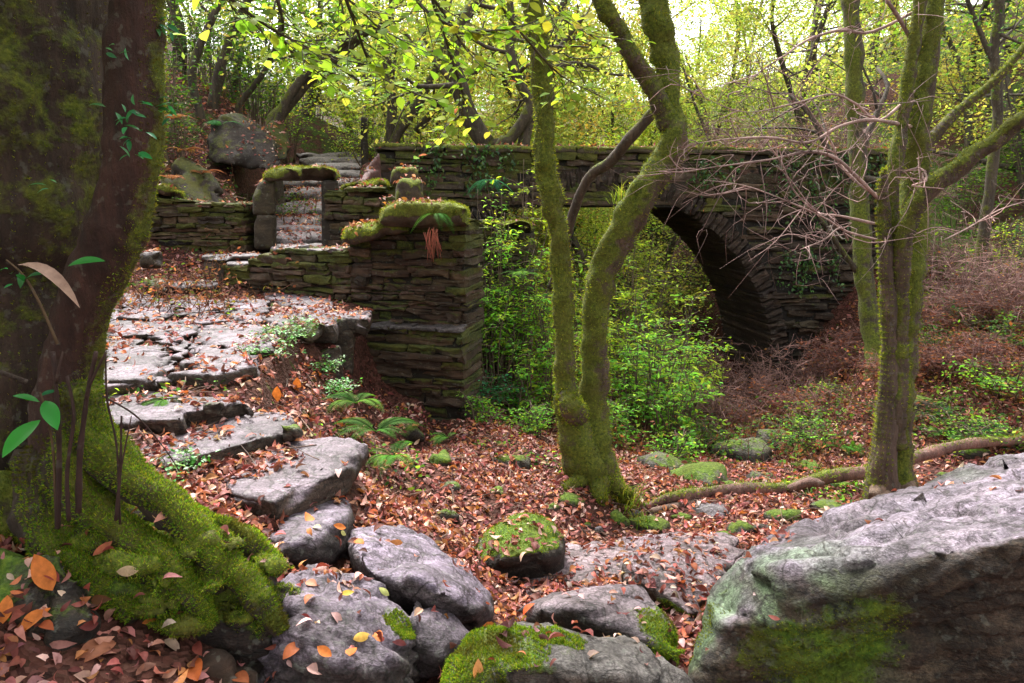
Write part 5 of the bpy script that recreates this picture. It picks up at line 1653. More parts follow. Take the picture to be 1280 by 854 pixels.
# ------------------------------------------------------------------ woodland behind: individual trees copied from a few grown ones
def make_wood_tree(seed, H, lean, leaf_n, leaf, pal, low, stems=1, C=(.055, .042, .03)):
    rg = np.random.default_rng(seed)
    root = thing('woodland_tree', 'x', 'tree', (0, 0, 0))
    b = MB()
    tips = []
    for s in range(stems):
        d = norm(np.array([lean + rg.normal() * .2 + (s - (stems - 1) / 2) * .5, rg.normal() * .25, 1.0]))
        pts, r0 = [np.array([0.12 * s, 0, -.4])], .11 * H / 9 * (1 if s == 0 else .75)
        rad = [r0 * 1.4]
        q = pts[0]
        for i in range(7):
            q = q + d * H / 7
            d = norm(d + rg.normal(size=3) * np.array([.16, .16, 0]) + [0, 0, .08])
            pts.append(q)
            rad.append(r0 * (1 - .8 * (i + 1) / 7) + .008)
        pts = np.array(pts)
        tube(b, pts, rad, 9, .25, .02, 3, seed + s, C, .15, (-.3, 0, .6), .3)
        nb = 15
        for k in range(nb):
            t = low + (1 - low) * (k + rg.random()) / nb
            x = t * 7
            i = min(int(x), 6)
            p = pts[i] + (pts[i + 1] - pts[i]) * (x - i)
            a = rg.uniform(0, 2 * math.pi)
            L = H * rg.uniform(.16, .30) * (1.15 - .6 * t)
            grow(b, p, norm(np.array([math.cos(a), math.sin(a), rg.uniform(-.1, .5)])), L, max(.012, rad[i] * .4), 1, 2, rg, tips, C, .45, .05, (2, 4), 0, 7)
    b.build('trunk', M_BARK, root)
    b = MB()
    leaves_at(b, tips, leaf_n, .34, leaf, pal, rg)
    b.build('crown', M_LEAF, root)
    return root


PROTO = [make_wood_tree(801, 8.5, .15, 12000, .095, PAL_YELLOW, .08), make_wood_tree(802, 10, -.2, 13000, .095, PAL_YELLOW + [(.20, .28, .03)], .12, 2),
         make_wood_tree(803, 7.5, .35, 12000, .09, [(.26, .36, .03), (.20, .32, .03), (.32, .36, .04)], .06), make_wood_tree(804, 11, 0, 12000, .10, PAL_YELLOW + [(.40, .25, .06)], .12)]
ZONES = {'left': ('yellow green tree of the wood above the left bank', 'woodland trees above the left bank'), 'mid': ('thin yellow leaved tree of the bright wood seen beyond the bridge parapet', 'woodland trees beyond the bridge'),
         'right': ('leafy tree of the wood climbing the right hand slope', 'woodland trees on the right slope'), 'arch': ('low leafy tree seen through the bridge arch', 'low trees through the arch')}
used_p = [False] * 4
rw = np.random.default_rng(88)
SPOTS = []
for d in (22, 27, 33, 40, 48):
    nn = {22: 8, 27: 9, 33: 10, 40: 11, 48: 12}[d]
    for k in range(nn):
        px = 120 + (k + rw.uniform(.1, .9)) / nn * 1300
        SPOTS.append((px, d + rw.uniform(-1.5, 1.5)))
for px, d in ((300, 17), (1180, 18), (1290, 15.5), (1220, 20), (1010, 19), (240, 16), (880, 18.5), (760, 17.8)):
    SPOTS.append((px, d))
SPOTS += [(620, 25), (700, 26), (760, 24), (560, 24), (680, 31), (730, 33), (600, 30), (820, 27), (655, 22.5), (520, 27), (860, 24), (785, 30), (710, 21.5), (575, 34), (640, 36)]
for px, d in SPOTS:
    x, y = (px - 640) / F_PX * d, d
    if 330 < px < 470 and d < 21:
        continue                                    # the stair and the path stay open
    z = gz(x, y)
    zone = 'left' if px < 430 else 'mid' if px < 900 else 'right'
    k = int(rw.choice(4, p=(.3, .3, .15, .25))) if zone != 'left' else int(rw.choice(4, p=(.25, .2, .4, .15)))
    lab, grp = ZONES[zone]
    rz, s = rw.uniform(0, 6.28), rw.uniform(.75, 1.15)
    if not used_p[k]:
        used_p[k] = True
        t = PROTO[k]
        t.location, t.rotation_euler, t.scale = (x, y, z), (0, 0, rz), (s, s, s)
        t['label'], t['group'] = lab, grp
    else:
        dup(PROTO[k], (x, y, z), rz, s, lab, grp)


# ------------------------------------------------------------------ shrubs, ferns and other plants
def make_shrub(name, label, loc, w, h, n_stem, leaf, pal, seed, tpl=LEAF4, per=26, bare=False, group=None, flat=.35, C=(.12, .085, .06), cat='shrub', mat=None, stem_r=.011):
    """many thin stems carrying level sprays of leaves"""
    rg = np.random.default_rng(seed)
    root = thing(name, label, cat, loc, group)
    b, bl = MB(), MB()
    tips = []
    for k in range(n_stem):
        a = rg.uniform(0, 2 * math.pi)
        rr = rg.random() ** .6 * w * .5
        hh = h * rg.uniform(.5, 1.05) * (1 - .35 * (rr / (w * .5)) ** 2)
        p0 = np.array([math.cos(a) * rr * .35, math.sin(a) * rr * .35, -.05])
        p2 = np.array([math.cos(a) * rr, math.sin(a) * rr, hh])
        p1 = p0 * .6 + p2 * .4 + np.array([rg.normal() * .06, rg.normal() * .06, hh * .2])
        tube(b, [p0, p1, p2], [stem_r, stem_r * .7, stem_r * .3], 5, .15, 0, 1, k, np.asarray(C) * rg.uniform(.6, 1.3), -.3)
        for q in range(rg.integers(4, 8)):
            t = rg.uniform(.3, 1)
            s = p0 * (1 - t) ** 2 + 2 * t * (1 - t) * p1 + t * t * p2
            a2 = rg.uniform(0, 2 * math.pi)
            d = norm(np.array([math.cos(a2), math.sin(a2), rg.uniform(-.15, .35)]))
            L = w * rg.uniform(.12, .32)
            e = s + d * L
            tube(b, [s, s + d * L * .5 + [0, 0, .02], e], [stem_r * .4, stem_r * .3, .0015], 4, .15, 0, 1, q, np.asarray(C) * rg.uniform(.6, 1.3), -.3)
            for u in np.linspace(.2, 1, 5):
                tips.append((s + d * L * u, d))
            if bare:
                for v in range(4):
                    f = s + d * L * rg.uniform(.2, 1)
                    g = f + norm(d + rg.normal(size=3) * .8) * L * rg.uniform(.3, .8)
                    tube(b, [f, (f + g) / 2 + rg.normal(size=3) * .02, g], [.004, .003, .0012], 3, .2, 0, 1, v, np.asarray(C) * rg.uniform(.6, 1.3), -.4)
    b.build('stem', M_TWIG, root)
    if per:
        n = n_stem * per
        T = np.array([t[0] for t in tips])
        Dd = np.array([t[1] for t in tips])
        k = rg.integers(0, len(T), n)
        pos = T[k] + rg.normal(size=(n, 3)) * np.array([.05, .05, .02]) * max(w, .6)
        d = norm(Dd[k] * .6 + rand_dirs(n, rg, .25))
        up = norm(np.array([0, -.12, 1.0]) + rg.normal(size=(n, 3)) * flat)
        tint = pick(pal, len(T), rg, .2)
        Cc_ = np.clip(tint[k] * (1 + .2 * rg.normal(size=(n, 1))), .004, .8)
        scatter(bl, tpl, pos, frames(d, up), leaf * rg.uniform(.6, 1.3, n), Cc_)
        bl.build('foliage', mat or M_LEAF, root)
    return root


def at(px, d, dz=0.0):
    x = (px - 640) / F_PX * d
    return (x, d, gz(x, d) + dz)


PAL_BRIGHT = [(.18, .46, .05), (.26, .52, .05), (.12, .36, .05), (.36, .54, .06), (.20, .44, .09)]
PAL_LIME = [(.36, .50, .05), (.30, .48, .05), (.44, .50, .06), (.22, .40, .05)]
for (px, d, w, h, ns, pal, lf, lab) in (
        (612, 9.3, 1.1, 1.5, 20, PAL_BRIGHT, .075, 'bright green sapling crowding the right corner of the ruin'),
        (640, 10.0, 1.3, 2.3, 24, PAL_BRIGHT, .08, 'tall leafy sapling between the ruin and the left twin stem'),
        (668, 9.0, .9, 1.2, 16, PAL_BRIGHT, .07, 'low bright sapling just left of the left twin stem'),
        (738, 10.4, 1.5, 2.6, 26, PAL_LIME, .08, 'lime green sapling seen in the gap between the twin stems'),
        (812, 9.6, 1.3, 2.0, 26, PAL_BRIGHT, .085, 'bright green sapling right of the twin tree under the arch'),
        (850, 9.0, 1.0, 1.35, 18, PAL_BRIGHT, .08, 'low spreading green sapling with bluish leaves near the arch'),
        (795, 11.2, 1.4, 2.7, 22, PAL_LIME, .085, 'tall yellow green sapling behind the right twin stem'),
        (660, 11.6, 1.2, 3.0, 20, PAL_LIME, .085, 'yellow green bush growing against the bridge wall'),
        (770, 8.6, .8, .8, 12, PAL_BRIGHT, .06, 'small green bush at the back of the twin tree base'),
        (600, 8.7, .9, .55, 14, [(.04, .20, .08), (.06, .26, .12), (.05, .16, .05)], .05, 'low bluish green bramble at the foot of the ruin corner'),
        (640, 8.9, .8, .5, 10, [(.05, .20, .06), (.08, .26, .06)], .05, 'low dark bramble beside the bluish one'),
        (560, 11.0, 1.0, 2.5, 12, PAL_DARKG, .07, 'dark ivy bush on the bridge wall above the ruin coping'),
        (625, 9.9, 1.3, 2.9, 26, PAL_BRIGHT + PAL_LIME, .075, 'tallest green sapling by the ruin corner reaching the parapet'), (655, 10.6, 1.5, 3.2, 28, PAL_LIME, .075, 'lime green sapling rising to the parapet left of the left twin stem'),
        (600, 9.6, .9, 2.2, 16, PAL_BRIGHT, .07, 'slim green sapling hugging the ruin corner'), (690, 9.4, 1.1, 1.9, 20, PAL_BRIGHT + PAL_LIME, .075, 'green sapling just behind the left twin stem'),
        (840, 10.2, 1.4, 2.4, 24, PAL_LIME + PAL_BRIGHT, .08, 'large light green sapling under the right haunch of the arch'), (875, 10.8, 1.1, 1.7, 16, PAL_LIME, .08, 'loose yellow green sapling nearest the arch pillar'), (745, 9.5, 1.0, 1.6, 18, PAL_BRIGHT + PAL_LIME, .075, 'green sapling low between the twin stems'),
        (800, 12.5, 1.8, 3.2, 28, PAL_LIME, .085, 'tall lime sapling right under the arch crown'), (670, 8.0, .8, .5, 10, PAL_BRIGHT, .05, 'low green bramble left of the twin tree base'), (600, 7.9, .6, .4, 8, PAL_BRIGHT, .045, 'low green bramble at the edge of the leaf slope below the ruin'),
        (1010, 8.6, 1.0, .5, 12, PAL_DARKG + PAL_BRIGHT, .05, 'dark green bramble in the gully left of the forked tree'), (930, 8.8, 1.0, .45, 12, PAL_DARKG + PAL_BRIGHT, .05, 'dark green bramble beyond the middle of the log'), (1160, 10.2, 1.1, .5, 10, PAL_DARKG + [(.2, .1, .04)], .055, 'mixed green bramble behind the forked tree'),
        (1230, 10.5, 1.2, .5, 12, PAL_DARKG + [(.20, .10, .04)], .055, 'yellowish bramble heap on the right bank'), (1290, 8.4, 1.2, .5, 14, PAL_BRIGHT, .055, 'bright bramble at the right picture edge above the log'), (1200, 13.5, 2.0, 1.2, 20, PAL_GREEN, .07, 'green bush half way up the right slope'),
        (1130, 12.6, 1.5, 1.2, 16, PAL_GREEN + PAL_LIME, .07, 'green bush behind the trunks of the forked tree'), (330, 15.8, 1.8, 2.2, 22, PAL_GREEN + PAL_DARKG, .08, 'dense green bush just behind the mossy green boulder'), (362, 20.0, 2.4, 3.0, 28, PAL_LIME + PAL_GREEN, .09, 'large leafy bush left of the top of the steps'),
        (300, 19.0, 2.6, 3.2, 28, PAL_GREEN, .09, 'large dark bush on the left bank above the outcrop'), (392, 23.5, 2.8, 3.2, 28, PAL_LIME, .09, 'large lime bush beyond the top of the steps'), (250, 16.5, 2.4, 3.0, 26, PAL_DARKG + PAL_GREEN, .09, 'tall dark bush on the left bank by the gnarled trunk'),
        (235, 12.3, 1.1, 1.0, 14, PAL_DARKG + PAL_GREEN, .06, 'low dark bush among the dry ferns'), (330, 13.0, .9, .6, 10, PAL_DARKG + PAL_GREEN, .05, 'small bush at the foot of the outcrop'),
        (700, 13.5, 2.0, 1.8, 24, PAL_LIME, .09, 'lime green bush under the arch crown'),
        (830, 15.5, 2.2, 2.4, 26, PAL_DARKG + [(.10, .12, .03), (.14, .10, .04)], .10, 'pale green bush standing in the gully beyond the arch'),
        (760, 18.5, 3.0, 3.2, 30, PAL_DARKG + [(.10, .12, .03), (.14, .10, .04)], .11, 'broad yellowish bush far behind the arch'),
        (870, 19.5, 3.0, 3.2, 28, PAL_DARKG + [(.10, .12, .03), (.14, .10, .04)], .11, 'green bush far beyond the right side of the arch'),
        (680, 19.0, 3.0, 3.5, 28, PAL_DARKG + [(.10, .12, .03), (.14, .10, .04)], .11, 'leafy bush far beyond the left side of the arch'),
        (840, 7.9, .7, .45, 8, PAL_BRIGHT, .05, 'small fernlike green plant in the gully right of the twin tree'),
        (1260, 9.6, 1.2, .4, 10, PAL_GREEN + PAL_DARKG, .06, 'green bramble patch on the right bank at the picture edge'),
        (1225, 7.9, 1.2, .38, 14, PAL_BRIGHT + PAL_DARKG, .05, 'low green bramble just behind the log on the right'),
        (1250, 12.5, 1.8, 1.5, 20, PAL_LIME + PAL_DARKG, .07, 'yellowish bush on the right slope'),
        (1200, 16.5, 2.5, 2.2, 26, PAL_GREEN, .09, 'green bush high on the right slope behind the forked tree'),
        (1290, 16.0, 2.5, 2.5, 26, PAL_GREEN, .09, 'dense green bush high on the right slope at the picture edge'),
        (1030, 9.2, .9, .35, 10, PAL_BRIGHT, .045, 'small green bramble left of the forked tree'),
        (960, 15.3, 1.5, 1.2, 14, PAL_LIME, .08, 'yellow green tuft of bush on the bridge parapet'),
        (1080, 14.8, 1.6, 1.4, 16, PAL_GREEN, .08, 'leafy bush behind the straight mossy tree'),
        (520, 19.5, 3.0, 3.4, 30, PAL_LIME, .10, 'yellow green bush behind the left end of the parapet'), (620, 18.8, 3.0, 3.6, 30, PAL_LIME, .10, 'yellow green bush behind the parapet at the crooked tree'),
        (735, 19.2, 3.2, 3.8, 32, PAL_LIME + PAL_GREEN, .10, 'tall pale bush behind the parapet between the twin stems'), (900, 18.6, 3.2, 3.6, 32, PAL_LIME, .10, 'yellow bush behind the parapet right of the twin tree'),
        (990, 19.5, 3.0, 3.8, 32, PAL_YELLOW, .10, 'yellow brown bush behind the right part of the parapet'), (460, 21.0, 3.0, 3.0, 28, PAL_LIME, .10, 'pale green bush beyond the top of the steps'), (400, 24.0, 3.4, 3.4, 30, PAL_LIME, .11, 'pale green bush closing the view up the stair'),
        (345, 18.0, 1.8, 2.6, 20, PAL_GREEN + PAL_LIME, .09, 'green bush left of the upper steps'), (318, 17.0, 1.8, 2.4, 20, PAL_DARKG + PAL_GREEN, .09, 'dark green bush high behind the outcrop'),
        (465, 17.6, 1.2, 1.5, 12, PAL_GREEN + PAL_LIME, .08, 'small green bush by the dark gate post'),
        (220, 13.0, 1.4, 1.8, 18, PAL_DARKG + PAL_GREEN, .08, 'dark green bush on the left bank by the trunk'),
        (280, 15.8, 2.0, 2.4, 22, PAL_DARKG + PAL_GREEN, .09, 'dark green bush above the rock outcrop'),
        (215, 10.9, .6, .6, 9, PAL_DARKG + PAL_BRIGHT, .06, 'small glossy bush growing on the courtyard wall'),
):
    make_shrub('sapling' if 'sapling' in lab else 'bramble' if 'bramble' in lab else 'bush', lab, at(px, d), w, h, ns, lf, pal, int(px + d * 10), LEAFLONG if 'sapling' in lab else LEAF4, per=48)

for k, (px, d, w, h) in enumerate(((1050, 10.2, 1.0, .4), (1150, 8.7, 1.0, .4), (1262, 11.5, 1.5, .7), (1285, 13.5, 1.6, .9), (900, 9.2, 1.0, .4), (1275, 7.6, .9, .3))):
    make_shrub('bramble', 'low mixed bramble patch sprawling over the leafy right bank', at(px, d), w, h, 16, .05, [PAL_DARKG + PAL_LIME, PAL_DARKG + [(.25, .10, .05), (.16, .20, .04)], PAL_BRIGHT + PAL_DARKG][k % 3], 900 + k, LEAF4, per=42, group='bramble patches on the right bank')
for k, (px, d, w, h) in enumerate(((985, 10.6, 1.2, .6), (1070, 11.3, 1.4, .8), (1180, 10.8, 1.3, .7), (1240, 9.0, 1.2, .6), (930, 10.4, 1.0, .6), (1130, 9.7, 1.0, .5), (1210, 11.8, 1.5, .8), (1150, 12.0, 1.4, .7), (1270, 10.4, 1.3, .7), (1035, 9.6, 1.1, .5), (1090, 12.2, 1.4, .8), (1190, 9.4, 1.0, .4))):
    make_shrub('dry_bracken', 'low reddish dry bracken clump on the right bank', at(px, d), w, h, 20, .06, [(.20, .07, .045), (.28, .11, .07), (.14, .06, .04)], 950 + k, LEAF4, per=26, bare=True, C=(.20, .10, .085), stem_r=.007, group='dry bracken clumps on the right bank')

# reddish bare thickets
for (px, d, w, h, ns, lab) in ((1235, 11.0, 2.0, 1.6, 40, 'tangle of bare pinkish twigs on the right slope'), (1290, 10.2, 1.6, 1.3, 26, 'bare pale twiggy bush at the right picture edge'), (1180, 13.2, 1.8, 1.4, 26, 'reddish bare thicket behind the forked tree'),
                               (905, 10.0, 1.2, .9, 18, 'dry brown thicket in front of the arch pillar'), (950, 11.6, 1.4, 1.1, 20, 'dry twiggy thicket under the right arch haunch'), (860, 10.6, 1.1, .8, 14, 'thin dry brush in the gully under the arch'), (905, 12.9, 1.6, 1.9, 26, 'tall dry brown thicket filling the right side of the arch mouth'), (840, 13.6, 1.6, 1.6, 22, 'dry brown thicket deep under the arch'), (985, 11.2, 1.3, 1.2, 20, 'dry brush leaning on the abutment right of the arch'),
                               (1030, 12.2, 1.3, .8, 14, 'brown dead bracken heap at the foot of the bridge wall'), (1010, 15.0, 2.2, 1.7, 26, 'reddish bare bush growing on the bridge above the spandrel'), (1120, 15.2, 2.0, 2.0, 24, 'reddish bare bush at the right end of the bridge'),
                               (900, 15.6, 2.2, 1.6, 22, 'grey brown bare bush rising behind the parapet')):
    make_shrub('bare_thicket', lab, at(px, d) if 'bridge above' not in lab and 'parapet' not in lab else (at(px, d)[0], d - .9, 2.55), w, h, ns, .05, [(.22, .08, .05), (.30, .16, .06)], int(px * 3 + d), LEAF4, per=5, bare=True, C=(.22, .12, .105), stem_r=.009)


def make_fern(name, label, loc, n, L, seed, pal, arch=.9, spread=(0, 6.28), droop=1.0, cat='fern', rise=.9, mat=None):
    rg = np.random.default_rng(seed)
    root = thing(name, label, cat, loc)
    for k in range(int(n * 1.4)):
        b = MB()
        a = rg.uniform(*spread)
        Lk = L * rg.uniform(.65, 1.2)
        out = np.array([math.cos(a), math.sin(a), 0])
        t = np.linspace(0, 1, 12)
        z = rise * t - droop * t ** 2 * arch
        p = np.outer(t * .9, out) * Lk + np.outer(z, (0, 0, 1)) * Lk * .8
        c = pick(pal, 1, rg, .2)[0]
        tube(b, p, np.linspace(.004, .0012, 12), 4, .2, 0, 1, 1, c * .7, -.5)
        side = np.cross(out, (0, 0, 1.0))
        pos, dirs, ups, sz = [], [], [], []
        tt = np.linspace(.12, .99, 22)
        pr = np.stack([np.interp(tt, t, p[:, i]) for i in range(3)], 1)
        tg = norm(np.gradient(pr, axis=0))
        for i, u in enumerate(tt):
            wv = Lk * .19 * math.sin(math.pi * (u * .85 + .12)) + .008
            for s_ in (-1, 1):
                pos.append(pr[i])
                dirs.append(side * s_ + tg[i] * .45 + [0, 0, -.12])
                ups.append(np.cross(tg[i], side) * -1 if np.cross(tg[i], side)[2] < 0 else np.cross(tg[i], side))
                sz.append(wv)
        V4 = (np.array([(0, .0, 0), (.35, .075, .01), (1, 0, -.06), (.35, -.075, .01)]), np.array([(0, 3, 2, 1)]))
        scatter(b, V4, np.array(pos), frames(np.array(dirs), np.array(ups)), np.array(sz), np.clip(c * (1 + .15 * rg.normal(size=(len(pos), 1))), .003, .9))
        b.build('frond', mat or M_LEAF, root)
    return root


PAL_FERN = [(.07, .20, .025), (.11, .25, .03), (.05, .15, .02)]
PAL_DRY = [(.30, .12, .06), (.38, .18, .10), (.22, .08, .04)]
for (x, y, d, n, L, pal, lab, kw) in (
        (470, 540, 5.5, 9, .42, PAL_FERN, 'bright green fern on the leaf slope beside the smooth pale step', {}),
        (445, 505, 5.9, 8, .36, PAL_FERN, 'green fern just below the terrace edge', {}),
        (492, 572, 5.2, 6, .34, PAL_FERN, 'drooping green fern lowest on the leaf slope', {}),
        (205, 500, 4.7, 7, .26, PAL_FERN, 'small fern growing flat on the dark edged step', {'rise': .4}),
        (262, 585, 4.2, 7, .2, PAL_FERN, 'tiny fern under the leaf littered step', {}),
        (545, 268, 7.98, 7, .34, PAL_FERN, 'dark green fern hanging from the ruin coping', {'rise': .5, 'droop': 1.3}),
        (655, 345, 9.2, 6, .4, PAL_FERN, 'fern on the mossy wall stub', {}),
        (232, 190, 11.7, 6, .38, PAL_DRY, 'large dry tan fern hanging down the left bank', {}),
        (215, 225, 11.2, 6, .38, PAL_DRY, 'dry tan fern just above the courtyard wall by the trunk', {}),
        (252, 218, 11.5, 6, .38, PAL_DRY, 'dry tan fern nearest the outcrop', {}),
        (215, 150, 12.2, 6, .38, PAL_DRY, 'dry tan fern highest on the left bank', {}),
        (238, 262, 10.9, 7, .4, PAL_FERN, 'green fern at the foot of the left bank', {}),
        (275, 160, 12.9, 7, .5, [(.05, .18, .07), (.07, .24, .09)], 'dark green fern on top of the outcrop', {}),
        (560, 548, 6.6, 5, .24, PAL_FERN, 'small green fern among leaves below the ruin', {}),
        (1050, 560, 8.3, 7, .32, PAL_FERN, 'green fern left of the forked tree in the gully', {}),
        (850, 585, 7.6, 8, .34, PAL_FERN, 'green fern beside the mossy gully boulder', {}),
        (1180, 545, 8.0, 8, .34, PAL_FERN, 'green fern right of the forked tree', {}),
        (1265, 470, 9.0, 8, .4, PAL_FERN, 'green fern on the right bank', {}),
        (610, 225, 11.9, 7, .45, [(.04, .20, .09), (.05, .26, .12)], 'bluish green fern growing out of the bridge wall', {'rise': .3, 'droop': 1.1})):
    p = P(x, y, d)
    make_fern('fern', lab, p, n, L, int(x + y), pal, **kw)
# dry red stalks hanging under the coping of the ruin
b = MB()
rg = np.random.default_rng(5)
pp = P(540, 290, 7.95)
for k in range(26):
    s = P(528 + rg.uniform(0, 20), 288 + rg.uniform(-4, 4), 7.93)
    e = P(532 + rg.uniform(0, 22), 318 + rg.uniform(-10, 10), 7.9)
    tube(b, [s, (s + e) / 2 + [0, -.03, .02], e], [.006, .006, .003], 4, .08, 0, 1, k, np.array((.32, .09, .06)) * rg.uniform(.6, 1.2), -.5)
tag(b.build('dry_stalks', M_TWIG, None, pp), 'tuft of dry red fern stalks hanging under the ruin coping', 'dead fern')

# grass tuft by the twin tree and a few more
for (x, y, d, n, L, lab) in ((782, 622, 5.95, 120, .30, 'yellow green grass tuft right of the twin tree base'), (800, 640, 5.7, 50, .2, 'small grass tuft by the bright mossy stone'), (775, 255, 9.5, 60, .35, 'pale grass tuft behind the right twin stem')):
    b = MB()
    c = P(x, y, d)
    if d < 7:
        c[2] = gz(c[0], c[1])
    for k in range(n):
        a, tl = rg.uniform(0, 6.28), rg.uniform(.1, 1.0)
        dirv = np.array([math.cos(a) * tl, math.sin(a) * tl, 1.0])
        s = c + np.array([rg.normal() * .05, rg.normal() * .05, 0])
        Lk = L * rg.uniform(.5, 1.1)
        m_ = s + norm(dirv) * Lk * .6
        e = m_ + norm(dirv * np.array([1.6, 1.6, .2])) * Lk * .5
        w = np.array([-math.sin(a), math.cos(a), 0]) * .004
        b.add([s - w, s + w, m_ + w, m_ - w, e], [(0, 1, 2, 3)], [(3, 2, 4)], pick([(.18, .24, .03), (.28, .28, .05), (.10, .18, .02)], 1, rg)[0])
    tag(b.build('grass_tuft', M_LEAF, None, c), lab, 'grass')

# ground plants along the terrace edge
for (px, py, d, w, n, lab) in ((345, 432, 6.4, .5, 14, 'low leafy ground plant spilling over the terrace edge by the smooth flag'), (372, 420, 6.7, .45, 12, 'small leaved plant under the drop of the end slab'), (330, 455, 5.9, .4, 10, 'dark green ground plant beside the rounded jutting flag'),
                               (405, 455, 6.6, .5, 12, 'green ground plant against the tall mossy kerb stone'), (420, 480, 6.3, .4, 10, 'leafy plant trailing below the kerb stone'), (232, 602, 3.9, .25, 8, 'tiny green plant between the mound and the steps')):
    p = P(px, py, d)
    make_shrub('ground_plant', lab, (p[0], p[1], max(p[2] - .06, gz(p[0], p[1]))), w, .14, n, .035, [(.05, .22, .04), (.08, .28, .05), (.12, .26, .04)], px, LEAF9, per=26, stem_r=.003, cat='plant', mat=M_GLOSS)

# young plants and dead stalks in front of the gnarled tree
rg = np.random.default_rng(9)


def big_leaf_plant(label, stem, leaves, seed):
    root = thing('seedling', label, 'plant', P(*stem[0]))
    b, bl = MB(), MB()
    org = np.array(root.location)
    tube(b, [P(*q) for q in stem], np.linspace(.006, .003, len(stem)), 6, .03, 0, 1, 1, (.10, .06, .03), -.4)
    b.build('stem', M_TWIG, root, org)
    tpl = leaf_template(.36, .25, .3, 9)
    for (x0, y0, d0, x1, y1, d1, c) in leaves:
        a, e = P(x0, y0, d0), P(x1, y1, d1)
        bb = MB()
        L = np.linalg.norm(e - a)
        scatter(bb, tpl, a[None], frames((e - a)[None], np.array([[.15, -.5, 1.0]])), np.array([L]), np.array([c]))
        bb.build('leaf', M_GLOSS, root, org)


big_leaf_plant('seedling with three long shiny green leaves at the left picture edge', [(70, 640, 2.5), (66, 560, 2.48), (56, 510, 2.45), (50, 490, 2.45)],
               [(50, 524, 2.45, 0, 566, 2.3, (.05, .34, .05)), (50, 502, 2.45, 18, 492, 2.4, (.04, .28, .05)), (56, 500, 2.45, 70, 532, 2.35, (.04, .28, .05)), (50, 495, 2.45, 72, 486, 2.5, (.015, .14, .05))], 1)
big_leaf_plant('thin seedling with small green leaves beside the pale dead frond', [(72, 430, 2.5), (50, 380, 2.5), (30, 345, 2.5), (8, 325, 2.5)],
               [(30, 352, 2.5, 22, 340, 2.45, (.03, .26, .08)), (30, 350, 2.5, 48, 339, 2.46, (.03, .24, .07)), (84, 332, 2.5, 128, 321, 2.5, (.03, .22, .04))], 2)
b = MB()
tpl = leaf_template(.22, .5, .8, 9)
a, e = P(22, 326, 2.5), P(100, 357, 2.48)
scatter(b, tpl, a[None], frames((e - a)[None], np.array([[0, -.3, 1.0]])), np.array([np.linalg.norm(e - a)]), np.array([(.38, .25, .21)]))
tag(b.build('dead_frond', M_DEAD, None, a), 'pale curled dead leaf caught across the gnarled trunk', 'leaf')
for k, (pts, r_, lab) in enumerate(((((72, 660, 2.5), (74, 560, 2.48), (70, 480, 2.46), (66, 440, 2.46)), .011, 'thick dark dead stalk against the gnarled trunk'), (((98, 640, 2.5), (100, 570, 2.48), (108, 500, 2.46), (120, 440, 2.44)), .012, 'tall dark dead stalk leaning right with a split top'),
                                   (((145, 650, 2.5), (150, 590, 2.48), (152, 520, 2.46)), .007, 'short thin dark stalk on the moss'), (((150, 655, 2.52), (146, 560, 2.46), (134, 500, 2.44), (132, 440, 2.42)), .0045, 'thin wiry stalk curving up past the paving'),
                                   (((128, 495, 2.45), (170, 520, 2.5), (205, 560, 2.55), (225, 590, 2.6)), .0035, 'thin arching bramble stem over the step'), (((86, 650, 2.48), (84, 590, 2.46), (92, 520, 2.44), (84, 470, 2.44)), .008, 'dark dead stalk between the two thick ones'))):
    b = MB()
    p = [P(*q) for q in pts]
    tube(b, p, np.linspace(r_, r_ * .6, len(p)), 8, .03, r_ * .3, 20, k, (.045, .022, .018), -.4)
    if k < 3:
        tube(b, [p[-2], p[-2] + [.02, -.01, .05], p[-1] + [.035, 0, .0]], [r_ * .6, r_ * .5, r_ * .3], 6, .03, 0, 1, k, (.05, .025, .02), -.4)
    tag(b.build('dead_stalk', M_TWIG, None, p[0]), lab, 'stalk')

# ------------------------------------------------------------------ fallen leaves
bpy.context.view_layer.update()
VV, FF, nv_ = [], [], 0
b0 = terrain.data
tv = np.empty(len(b0.vertices) * 3)
b0.vertices.foreach_get('co', tv)
tq = [tuple(p.vertices) for p in b0.polygons if (lambda c: c.y > -1 and c.y < 24 and abs(c.x) < 14)(p.center)]
allV = [tv.reshape(-1, 3)]
allF = list(tq)
nv_ = len(allV[0])
for V, Q, T in SOLIDS:
    allV.append(V)
    allF += [tuple(int(i) for i in q) for q in (Q + nv_)]
    allF += [tuple(int(i) for i in q) for q in (T + nv_)]
    nv_ += len(V)
BV = BVHTree.FromPolygons(np.concatenate(allV).tolist(), allF)
rl = np.random.default_rng(4)


def drop_leaves(n, sampler, size, keep, seed, min_nz=.45, zmax=6.0, tilt=.35):
    r = np.random.default_rng(seed)
    pos, nrm = [], []
    for x, y in sampler(n, r):
        h = BV.ray_cast(Vector((x, y, zmax)), Vector((0, 0, -1)))
        if h[0] is None or h[1].z < min_nz:
            continue
        pos.append(h[0])
        nrm.append(h[1])
    pos, nrm = np.array(pos), np.array(nrm)
    ok = r.random(len(pos)) < keep(pos)
    pos, nrm = pos[ok], nrm[ok]
    m = len(pos)
    lift = np.abs(r.normal(size=m)) * .010
    return pos + nrm * (.006 + lift)[:, None], norm(nrm + r.normal(size=(m, 3)) * tilt), m


def fan(n, r, r0=1.6, r1=17, a0=-.80, a1=.80, p=1.15):
    th = r.uniform(a0, a1, n)
    u = r.random(n)
    e = 2 - p
    rr = (r0 ** e + u * (r1 ** e - r0 ** e)) ** (1 / e)
    return np.c_[rr * np.sin(th), rr * np.cos(th)]


